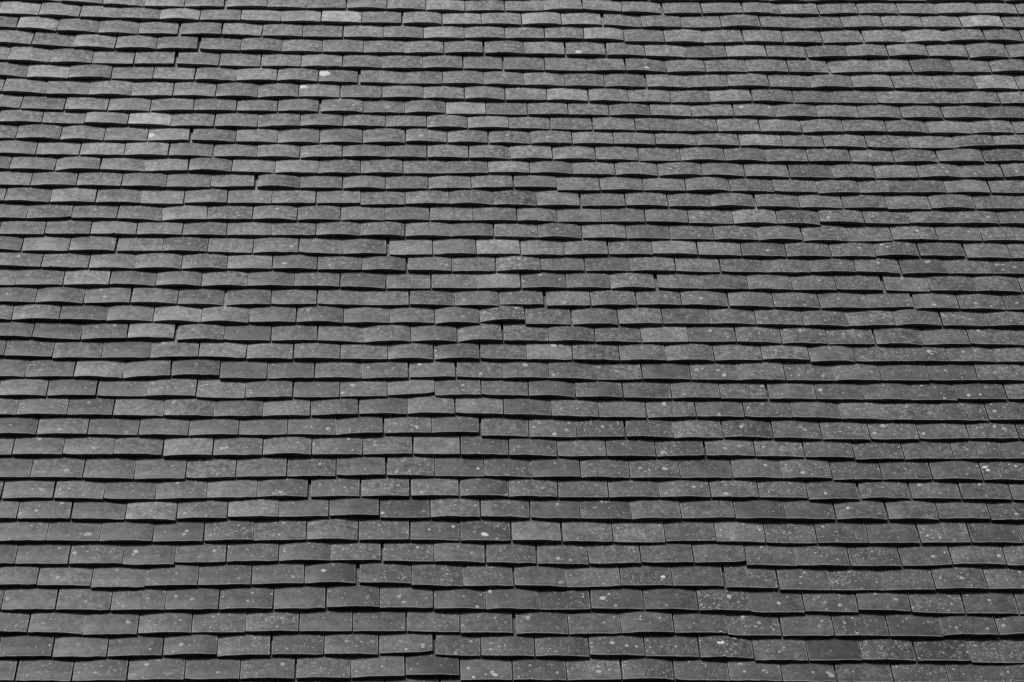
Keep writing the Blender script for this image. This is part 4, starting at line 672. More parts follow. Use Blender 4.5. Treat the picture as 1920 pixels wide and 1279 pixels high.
-4410,-7902,1567,83,70,,1;-2775,-7884,1560,29,25,l,1;-1133,-7896,1585,-105,-89,,1;478,-7921,1588,-52,-44,,1;2143,-7925,1630,28,24,,1;3823,-7924,1645,-24,-20,,1
5513,-7915,1674,79,67,,1;7186,-7897,1565,28,24,,1;8799,-7909,1583,-106,-90,,1;10473,-7998,1663,131,111,,1;12217,-7925,1633,3,2,,1;13919,-7933,1629,-50,-43,,1
15607,-7953,1645,-76,-64,,1;17301,-7961,1639,28,24,,0;18983,-7957,1613,-2,-2,,0;20661,-7957,1637,2,1,,0;22327,-7951,1641,35,30,,0;23999,-7947,1606,-11,-9,,0
25670,-7950,1614,-9,-8,,0;27339,-7946,1591,36,31,,0;28993,-7940,1616,-3,-2,,0;30642,-7936,1627,26,22,,0;32306,-7932,1622,1,1,,0;33945,-7933,1613,-3,-2,,0
35619,-7930,1638,20,17,,0;37284,-7920,1642,36,31,,0;38943,-7915,1618,-1,-1,,0;40599,-7914,1639,3,3,,0;-35455,-8863,1625,-27,-23,,0;-33806,-8870,1627,-21,-18,,0
-32131,-8881,1589,-47,-40,,0;-30473,-8892,1610,-21,-18,,0;-28830,-8904,1618,-54,-46,,0;-27181,-8922,1597,-53,-45,,0;-25510,-8940,1606,-59,-50,,0;-23847,-8955,1614,-34,-29,,0
-22187,-8972,1598,-72,-61,,0;-20523,-8993,1596,-59,-50,,0;-18891,-9006,1599,-27,-23,,0;-17208,-9019,1649,-49,-42,,0;-15498,-9023,1679,26,22,,1;-13741,-9043,1697,-145,-123,,1
-12036,-9076,1615,-51,-44,l,1;-10376,-8985,1598,104,88,,1;-8714,-8943,1625,153,130,l,1;-7074,-8894,1610,155,131,,1;-5418,-8844,1595,157,133,,1;-3758,-8906,1601,78,66,d,1
-2112,-8890,1599,26,22,,1;-478,-8902,1570,-107,-91,,1;1174,-8928,1592,-53,-45,,1;2836,-8940,1664,-25,-21,,1;4498,-8932,1607,77,66,,1;6212,-8890,1738,170,144,,1
7933,-8915,1623,77,65,,1;9583,-8915,1626,-78,-66,,1;11292,-8923,1651,26,22,,1;13012,-8927,1646,-51,-43,,1;14711,-8873,1672,26,22,,1;16430,-8923,1670,25,22,,0
18115,-8917,1618,8,7,,0;19777,-8918,1621,-11,-10,,0;21420,-8921,1622,-4,-3,,0;23086,-8923,1647,-10,-9,,0;24745,-8927,1610,-17,-15,,0;26419,-8927,1617,20,17,,0
28081,-8920,1620,25,21,,0;29718,-8919,1609,-19,-16,,0;31378,-8918,1610,23,20,,0;33018,-8911,1618,19,17,,0;34664,-8909,1605,-7,-6,,0;36326,-8906,1594,25,21,,0
37979,-8897,1615,32,27,,0;39640,-8890,1625,9,8,,0;-36167,-10142,1637,2,2,,0;-34505,-10139,1638,17,15,,0;-32823,-10135,1626,5,4,,0;-31137,-10127,1620,45,39,,0
-29462,-10117,1623,19,16,,0;-27813,-10108,1631,32,27,,0;-26147,-10097,1658,34,29,,0;-24477,-10088,1618,20,17,,0;-22819,-10084,1595,7,6,,0;-21156,-10077,1634,38,32,,0
-19489,-10073,1628,-11,-9,,0;-17832,-10072,1622,14,12,,0;-16140,-10054,1650,96,82,,1;-14455,-10046,1677,-50,-43,,1;-12756,-10063,1665,-51,-43,,1;-11087,-10056,1591,99,84,,1
-9447,-10008,1569,204,173,d,1;-7806,-9980,1668,169,144,,1;-6116,-9956,1629,-27,-23,,1;-4432,-9945,1611,99,84,,1;-2786,-9954,1583,-158,-134,,1;-1146,-9988,1608,-53,-45,,1
519,-9993,1578,23,19,l,1;2177,-10006,1608,-105,-89,l,1;3863,-10019,1667,22,19,l,1;5550,-9958,1627,98,83,,1;7179,-9996,1588,-133,-113,,1;8839,-10026,1638,-53,-45,,1
10532,-10031,1646,22,19,,1;12216,-10023,1638,23,19,,1;13913,-10004,1612,99,84,,1;15603,-9996,1666,-52,-44,,1;17304,-10001,1664,22,19,,0;18967,-9995,1619,13,11,,0
20641,-9989,1642,28,24,,0;22305,-9980,1641,26,22,,0;23976,-9969,1652,40,34,,0;25641,-9963,1629,-7,-6,,0;27304,-9960,1597,29,24,,0;28975,-9953,1633,14,12,,0
30630,-9950,1632,0,0,,0;32307,-9949,1603,11,9,,0;33971,-9939,1612,47,40,,0;35647,-9933,1603,-7,-6,,0;37289,-9927,1608,41,35,,0;38975,-9922,1630,-9,-8,,0
40641,-9921,1616,16,14,,0;-35255,-11004,1607,-27,-23,,0;-33598,-11014,1636,-36,-31,,0;-31942,-11021,1614,-3,-3,,0;-30268,-11024,1589,-20,-17,,0;-28630,-11033,1593,-37,-31,,0
-26970,-11042,1603,-20,-17,,0;-25300,-11050,1613,-26,-22,,0;-23662,-11060,1609,-39,-33,,0;-22000,-11072,1596,-34,-29,,0;-20331,-11083,1621,-38,-32,,0;-18679,-11092,1618,-13,-11,,0
-17022,-11090,1635,20,17,,0;-15345,-11084,1647,20,17,,1;-13633,-11077,1661,20,17,,1;-11954,-11127,1634,117,99,,1;-10313,-10989,1597,145,123,,1;-8649,-10950,1623,94,80,,1
-6986,-10911,1611,145,123,,1;-5349,-10877,1607,70,60,,1;-3648,-10923,1602,-105,-89,,1;-2007,-10956,1616,-104,-88,,1;-339,-10990,1577,-107,-91,,1;1327,-11024,1620,-104,-88,,1
3008,-11009,1650,191,162,,1;4712,-10962,1662,93,79,,1;6421,-10940,1659,44,38,c,1;8095,-11070,1638,-153,-130,,1;9770,-11092,1669,19,16,,1;11463,-11086,1619,20,17,,1
13146,-11039,1606,271,230,,1;14857,-10992,1722,20,17,l,1;16577,-11079,1635,-55,-46,,0;18251,-11091,1632,-24,-20,,0;19917,-11097,1623,-8,-7,,0;21594,-11096,1649,12,10,,0
23255,-11094,1616,2,1,,0;24942,-11093,1641,3,2,,0;26610,-11094,1651,-7,-6,,0;28267,-11092,1619,17,15,,0;29944,-11087,1608,12,10,,0;31598,-11080,1648,31,26,,0
33271,-11074,1627,8,7,,0;34941,-11070,1628,19,16,,0;36640,-11066,1626,2,2,,0;38293,-11062,1610,21,18,,0;39944,-11057,1601,14,12,,0;-36235,-12108,1613,31,27,,0
-34555,-12102,1627,9,7,,0;-32876,-12095,1626,31,27,,0;-31220,-12086,1603,26,22,,0;-29545,-12080,1640,12,10,,0;-27880,-12080,1639,-16,-14,,0;-26193,-12078,1652,33,28,,0
-24535,-12066,1619,37,32,,0;-22885,-12058,1616,10,9,,0;-21242,-12053,1617,26,22,,0;-19556,-12046,1611,13,11,,0;-17914,-12045,1625,-5,-5,,0;-16221,-12031,1617,90,76,,0
-14549,-12034,1659,-101,-86,,1;-12831,-12126,1682,17,14,,1;-11151,-12046,1632,137,116,,1;-9481,-12001,1644,137,116,,1;-7795,-11952,1635,162,137,,1;-6139,-11915,1608,67,57,,1
-4389,-11917,1626,-79,-67,,1;-2735,-12034,1625,-201,-171,,1;-1099,-12048,1580,117,99,,1;573,-12054,1645,-151,-128,,1;2277,-12037,1709,248,210,,1;3973,-11992,1622,17,14,,1
5622,-11998,1616,-56,-48,,1;7343,-12079,1634,-104,-88,,1;9045,-12173,1639,-80,-68,,1;10743,-12183,1702,16,14,,1;12424,-12162,1605,115,98,,1;14098,-12129,1658,88,75,,1
15803,-12111,1667,16,14,,0;17476,-12101,1636,47,40,,0;19143,-12088,1616,31,26,,0;20821,-12072,1595,71,60,,0;22479,-12050,1630,62,53,,0;24138,-12032,1607,52,45,,0
25808,-12014,1608,59,50,,0;27474,-11997,1641,46,39,,0;29150,-11980,1624,59,50,,0;30803,-11964,1611,39,33,,0;32478,-11947,1595,68,57,,0;34117,-11925,1624,68,58,,0
35783,-11903,1600,72,61,,0;37456,-11886,1620,30,26,,0;39134,-11878,1634,19,16,,0;40794,-11865,1618,64,55,,0;-35477,-13057,1619,16,14,,0;-33827,-13058,1624,-21,-17,,0
-32172,-13064,1621,-18,-15,,0;-30506,-13067,1644,4,3,,0;-28844,-13071,1637,-31,-26,,0;-27196,-13080,1614,-22,-19,,0;-25533,-13089,1621,-35,-29,,0;-23871,-13096,1607,-7,-6,,0
-22216,-13099,1614,-13,-11,,0;-20572,-13099,1623,12,10,,0;-18887,-13096,1606,6,5,,0;-17235,-13108,1637,-80,-68,,0;-15549,-13111,1647,61,52,,1;-13845,-13118,1659,-102,-86,,1
-12136,-13121,1663,83,71,,1;-10456,-13090,1643,108,92,,1;-8758,-13070,1654,14,12,,1;-7072,-13042,1597,160,135,,1;-5386,-12991,1643,156,132,,1;-3712,-13001,1660,-32,-27,,1
-2024,-13047,1611,-10,-8,,1;-382,-13054,1629,-34,-28,,1;1286,-13038,1642,132,112,d,1;2969,-13033,1642,-104,-88,,1;4677,-13067,1670,-102,-87,,1;6372,-13094,1625,-58,-49,,1
8052,-13179,1682,14,12,,1;9773,-13124,1680,-148,-126,,1;11474,-13068,1648,-222,-189,,1;13174,-13169,1662,-150,-127,,1;14900,-13203,1653,-57,-48,,1;16613,-13210,1629,14,12,,0
18289,-13210,1646,-13,-11,,0;19952,-13220,1637,-47,-40,,0;21625,-13237,1635,-55,-46,,0;23291,-13251,1597,-32,-27,,0;24953,-13259,1604,-20,-17,,0;26609,-13264,1589,-9,-8,,0
28265,-13271,1616,-36,-31,,0;29906,-13284,1611,-44,-37,,0;31570,-13292,1631,-8,-7,,0;33213,-13303,1604,-60,-51,,0;34899,-13314,1625,-10,-8,,0;36562,-13322,1628,-35,-30,,0
38235,-13334,1643,-38,-32,,0;39902,-13346,1616,-40,-34,,0;-36284,-14013,1609,-10,-8,,0;-34621,-14017,1622,-14,-12,,0;-32925,-14022,1626,-18,-15,,0;-31281,-14025,1616,1,1,,0
-29617,-14029,1630,-24,-20,,0;-27936,-14038,1640,-35,-29,,0;-26285,-14044,1605,-3,-2,,0;-24617,-14050,1622,-37,-31,,0;-22960,-14055,1605,9,8,,0;-21299,-14059,1624,-31,-26,,0
-19635,-14062,1627,13,11,,0;-17960,-14059,1626,0,0,,0;-16295,-14069,1604,-59,-50,,0;-14606,-14107,1670,-170,-144,,1;-12917,-14163,1664,102,86,,1;-11224,-14114,1622,198,168,,1
-9562,-14073,1641,57,49,,1;-7900,-14039,1631,151,128,,1;-6227,-14012,1627,12,10,,1;-4555,-14001,1628,58,49,,1;-2868,-14009,1629,-105,-89,,1;-1198,-14081,1616,-12,-10,,1
547,-14119,1611,12,10,,1;2206,-14104,1624,81,69,,1;3862,-14070,1634,128,108,,1;5542,-14055,1641,-35,-30,,1;7214,-14165,1655,-35,-30,,1;8922,-14177,1617,11,9,,1
10612,-14181,1684,-34,-29,,1;12334,-14204,1675,-103,-88,,1;14061,-14131,1735,77,65,,1;15825,-14109,1692,56,48,,0;17520,-14090,1653,54,46,,0;19191,-14071,1646,64,54,,0
20846,-14056,1619,25,21,,0;22496,-14048,1600,25,22,,0;24182,-14033,1628,66,56,,0;25853,-14016,1645,38,32,,0;27532,-13998,1640,71,60,,0;29214,-13976,1639,66,56,,0
30880,-13962,1632,15,13,,0;32555,-13955,1618,30,26,,0;34202,-13942,1615,49,42,,0;35888,-13929,1614,30,26,,0;37571,-13921,1623,24,20,,0;39256,-13911,1630,34,29,,0
-35463,-15360,1593,65,55,,0;-33816,-15338,1612,76,64,,0;-32137,-15318,1632,46,39,,0;-30470,-15299,1632,72,61,,0;-28805,-15274,1654,82,69,,0;-27131,-15248,1634,73,62,,0
-25468,-15226,1622,62,52,,0;-23781,-15202,1609,87,73,,0;-22104,-15179,1625,59,50,,0;-20429,-15156,1620,81,69,,0;-18774,-15133,1642,60,51,,0;-17088,-15114,1615,59,50,,0
-15439,-15092,1606,78,66,d,1;-13762,-15111,1630,77,65,,1;-12073,-15071,1647,166,141,,1;-10379,-15020,1628,146,124,,1;-8725,-15043,1604,310,263,,1;-7073,-15003,1573,-62,-53,,1
-5416,-15008,1648,31,27,,1;-3714,-14919,1639,146,124,c,1;-2110,-15013,1377,-208,-176,,1;-560,-15052,1635,-60,-51,,1;1130,-15068,1646,-37,-31,,1;2846,-15042,1686,-36,-30,,1
4557,-15069,1652,-127,-108,,1;6262,-15119,1656,-172,-146,,1;7953,-15225,1648,-60,-51,,1;9645,-15222,1652,76,65,d,1;11321,-15219,1656,-60,-51,,1;13052,-15236,1662,-37,-31,d,1
14769,-15293,1730,-36,-30,,1;16511,-15298,1696,8,7,,0;18214,-15305,1606,-53,-45,,0;19864,-15318,1616,-30,-26,,0;21529,-15336,1635,-77,-65,,0;23188,-15355,1597,-42,-35,,0
24849,-15372,1597,-64,-54,,0;26528,-15394,1618,-74,-63,,0;28173,-15414,1628,-47,-40,,0;29856,-15429,1638,-44,-37,,0;31525,-15449,1621,-80,-68,,0;33196,-15470,1612,-48,-41,,0
34866,-15488,1627,-63,-53,,0;36545,-15504,1652,-38,-32,,0;38219,-15514,1652,-22,-18,,0;39887,-15530,1641,-74,-62,,0;-36425,-16186,1637,21,17,,0;-34739,-16181,1631,12,10,,0
-33057,-16171,1650,47,40,,0;-31387,-16158,1646,33,28,,0;-29735,-16147,1614,37,31,,0;-28074,-16139,1625,8,6,,0;-26414,-16135,1624,21,18,,0;-24758,-16128,1610,24,21,,0
-23100,-16124,1635,-3,-3,,0;-21427,-16123,1640,8,7,,0;-19751,-16113,1611,57,48,,0;-18099,-16100,1597,25,21,,0;-16452,-16095,1586,6,5,,0;-14766,-16111,1646,-105,-89,,1
-13069,-16109,1617,118,100,,1;-11357,-16071,1695,113,96,,1;-9647,-16032,1651,116,99,,1;-7966,-15994,1643,117,100,,1;-6254,-15973,1638,6,5,,1;-4576,-15927,1631,276,234,,1
-2900,-15870,1624,74,63,d,1;-1247,-16041,1578,6,5,,1;397,-16050,1622,-62,-53,,1;2080,-16037,1651,139,118,,1;3743,-16024,1568,-64,-55,,1;5407,-16052,1666,-105,-89,,1
7072,-16087,1617,-108,-92,,1;8731,-16114,1625,-62,-53,,1;10465,-16131,1701,-38,-32,,1;12209,-16136,1670,6,5,,1;13936,-16134,1719,6,5,,1;15673,-16132,1711,6,5,,0
17406,-16133,1643,-10,-8,,0;19077,-16138,1646,-19,-16,,0;20761,-16145,1620,-26,-22,,0;22406,-16151,1614,-10,-8,,0;24073,-16152,1630,5,5,,0;25737,-16156,1605,-31,-27,,0
27397,-16163,1611,-15,-12,,0;29046,-16171,1643,-35,-29,,0;30694,-16176,1601,6,5,,0;32365,-16180,1599,-33,-28,,0;34022,-16190,1638,-30,-26,,0;35702,-16201,1639,-31,-27,,0
37374,-16207,1645,-6,-5,,0;39041,-16211,1611,-22,-19,,0;40718,-16216,1632,-9,-8,,0;-35180,-17176,1618,2,2,,0;-33519,-17174,1604,14,12,,0;-31861,-17160,1594,70,60,,0
-30212,-17146,1608,21,18,,0;-28550,-17135,1610,45,38,,0;-26878,-17127,1615,6,5,,0;-25196,-17121,1631,33,28,,0;-23533,-17114,1605,6,5,,0;-21871,-17123,1627,-57,-49,,0
-20192,-17116,1610,97,82,,0;-18530,-17106,1649,-30,-26,,0;-16862,-17097,1628,85,72,,0;-15173,-17105,1619,-137,-116,,0;-13529,-17118,1624,59,50,,0;-11855,-17082,1644,161,137,,0
-10188,-17037,1629,114,96,,0;-8531,-17007,1641,72,61,,0;-6841,-16982,1635,76,65,,0;-5183,-16944,1601,159,135,,0;-3532,-16926,1596,-46,-39,,0;-1850,-16971,1623,-234,-198,,0
-186,-17032,1661,-136,-115,,0;1481,-17037,1630,111,94,,0;3153,-17025,1608,-44,-37,,0;4807,-17042,1655,-59,-50,,0;6485,-17078,1639,-161,-137,,0;8164,-17115,1625,-60,-51,,0
9834,-17130,1603,-37,-31,,0;11503,-17131,1628,33,28,,0;13156,-17127,1632,-8,-7,,0;14823,-17127,1592,6,5,,0;16491,-17125,1604,11,9,,0;18150,-17135,1630,-75,-63,,0
19810,-17143,1617,23,20,,0;21486,-17149,1632,-60,-51,,0;23133,-17152,1609,45,38,,0;24803,-17150,1607,-31,-26,,0;26453,-17163,1650,-53,-45,,0;28109,-17164,1602,48,40,,0
29786,-17163,1635,-40,-34,,0;31446,-17170,1631,-3,-2,,0;33121,-17174,1597,-22,-19,,0;34801,-17186,1617,-50,-43,,0;36484,-17207,1631,-80,-68,,0;38134,-17215,1615,33,28,,0
39804,-17220,1629,-64,-54,,0;-34355,-18165,1591,-10,-8,,0;-32678,-18167,1620,3,2,,0;-31019,-18161,1625,34,28,,0;-29357,-18139,1602,101,86,,0;-27680,-18125,1609,-14,-12,,0
-26029,-18121,1624,37,31,,0;-24369,-18117,1630,-8,-7,,0;-22706,-18118,1621,-3,-3,,0;-21029,-18120,1626,-10,-8,,0;-19354,-18118,1607,27,23,,0;-17707,-18105,1622,53,45,,0
-16051,-18105,1622,-53,-45,,0;-14406,-18123,1625,-60,-51,,0;-12735,-18102,1608,192,162,,0;-11076,-18054,1610,112,95,,0;-9412,-18018,1633,105,89,,0;-7741,-17992,1637,58,49,,0
-6066,-17961,1600,136,115,,0;-4409,-17933,1615,36,30,,0;-2776,-17952,1607,-152,-129,,0;-1107,-18001,1614,-154,-131,,0;545,-18039,1639,-77,-65,,0;2231,-18041,1618,65,55,,0
3911,-18043,1597,-79,-67,,0;5558,-18073,1604,-109,-92,,0;7224,-18099,1607,-51,-43,,0;8878,-18122,1613,-95,-81,,0;10558,-18129,1623,54,46,,0;12241,-18127,1623,-42,-36,,0
13892,-18137,1612,-20,-17,,0;15565,-18130,1607,61,51,,0;17241,-18125,1601,-26,-22,,0;18917,-18136,1609,-45,-39,,0;20572,-18149,1625,-34,-29,,0;22226,-18152,1619,15,13,,0
23877,-18143,1630,40,34,,0;25553,-18142,1625,-34,-29,,0;27196,-18157,1608,-55,-47,,0;28859,-18163,1613,18,15,,0;30534,-18164,1635,-26,-22,,0;32199,-18166,1617,15,13,,0
33897,-18180,1638,-102,-86,,0;35554,-18203,1631,-38,-33,,0;37244,-18207,1606,10,9,,0;38904,-18219,1588,-83,-70,,0;40576,-18231,1639,9,8,,0;-35161,-19169,1627,35,30,,0
-33508,-19163,1623,5,4,,0;-31860,-19160,1626,16,13,,0;-30208,-19145,1608,72,61,,0;-28548,-19126,1610,50,42,,0;-26874,-19115,1608,16,14,,0;-25218,-19121,1583,-50,-43,,0
-23561,-19125,1603,24,20,,0;-21903,-19119,1609,12,10,,0;-20236,-19121,1607,-22,-19,,0;-18587,-19117,1604,43,36,,0;-16911,-19101,1623,57,48,,0;-15262,-19103,1631,-67,-57,,0
-13599,-19110,1651,25,21,,0;-11932,-19077,1640,172,146,,0;-10254,-19040,1644,53,45,,0;-8581,-19013,1635,116,99,,0;-6921,-18972,1620,135,114,,0;-5266,-18939,1611,67,57,,0
-3597,-18935,1626,-42,-35,,0;-1928,-18970,1615,-174,-147,,0;-290,-19014,1617,-98,-83,,0;1374,-19037,1609,-44,-38,,0;3025,-19050,1649,-37,-31,,0;4692,-19062,1604,-34,-29,,0
6363,-19076,1611,-53,-45,,0;8008,-19103,1635,-114,-97,,0;9657,-19124,1620,-15,-13,,0;11332,-19125,1607,7,6,,0;12971,-19136,1627,-73,-62,,0;14641,-19147,1598,8,7,,0
16302,-19139,1615,40,34,,0;17964,-19132,1622,0,0,,0;19625,-19144,1610,-75,-64,,0;21309,-19152,1614,26,22,,0;22964,-19153,1623,-32,-27,,0;24630,-19153,1605,33,28,,0
26276,-19155,1632,-45,-38,,0;27948,-19157,1619,34,29,,0;29638,-19164,1630,-76,-65,,0;31294,-19166,1637,62,52,,0;32979,-19174,1649,-108,-92,,0;34646,-19201,1640,-56,-47,,0
36310,-19210,1623,-2,-2,,0;37987,-19220,1627,-59,-50,,0;39650,-19227,1590,17,15,,0;-34324,-20167,1652,52,44,,0;-32648,-20166,1650,-44,-37,,0;-30978,-20158,1644,92,78,,0
-29319,-20139,1598,24,20,,0;-27651,-20118,1613,109,92,,0;-26005,-20110,1635,-57,-48,,0;-24361,-20123,1609,-26,-22,,0;-22677,-20130,1617,-20,-17,,0;-21042,-20126,1608,44,37,,0
-19384,-20120,1596,-2,-2,,0;-17729,-20110,1603,61,52,,0;-16086,-20099,1621,5,4,,0;-14419,-20097,1638,8,7,,0;-12745,-20084,1639,70,59,,0;-11060,-20049,1636,144,122,,0
-9405,-20019,1631,40,34,,0;-7739,-19995,1608,112,95,,0;-6082,-19954,1595,142,121,,0;-4423,-19926,1623,33,28,,0;-2764,-19949,1611,-177,-150,,0;-1113,-19999,1601,-131,-111,,0
557,-20026,1607,-40,-34,,0;2195,-20048,1626,-95,-81,,0;3863,-20062,1617,10,8,,0;5514,-20066,1611,-36,-31,,0;7172,-20086,1634,-88,-75,,0;8858,-20119,1621,-114,-97,,0
10516,-20128,1595,62,53,,0;12180,-20132,1626,-89,-75,,0;13847,-20150,1612,-23,-20,,0;15508,-20150,1636,24,21,,0;17178,-20135,1638,66,56,,0;18855,-20134,1616,-59,-50,,0
20513,-20151,1633,-49,-42,,0;22193,-20155,1613,27,23,,0;23853,-20157,1661,-36,-31,,0;25522,-20167,1628,-24,-20,,0;27181,-20159,1597,73,62,,0;28861,-20159,1633,-76,-64,,0
30519,-20175,1613,-18,-15,,0;32187,-20177,1620,0,0,,0;33862,-20192,1632,-91,-77,,0;35533,-20204,1629,17,15,,0;37186,-20215,1616,-82,-69,,0;38851,-20221,1644,41,35,,0
40528,-20214,1643,6,5,,0
"""
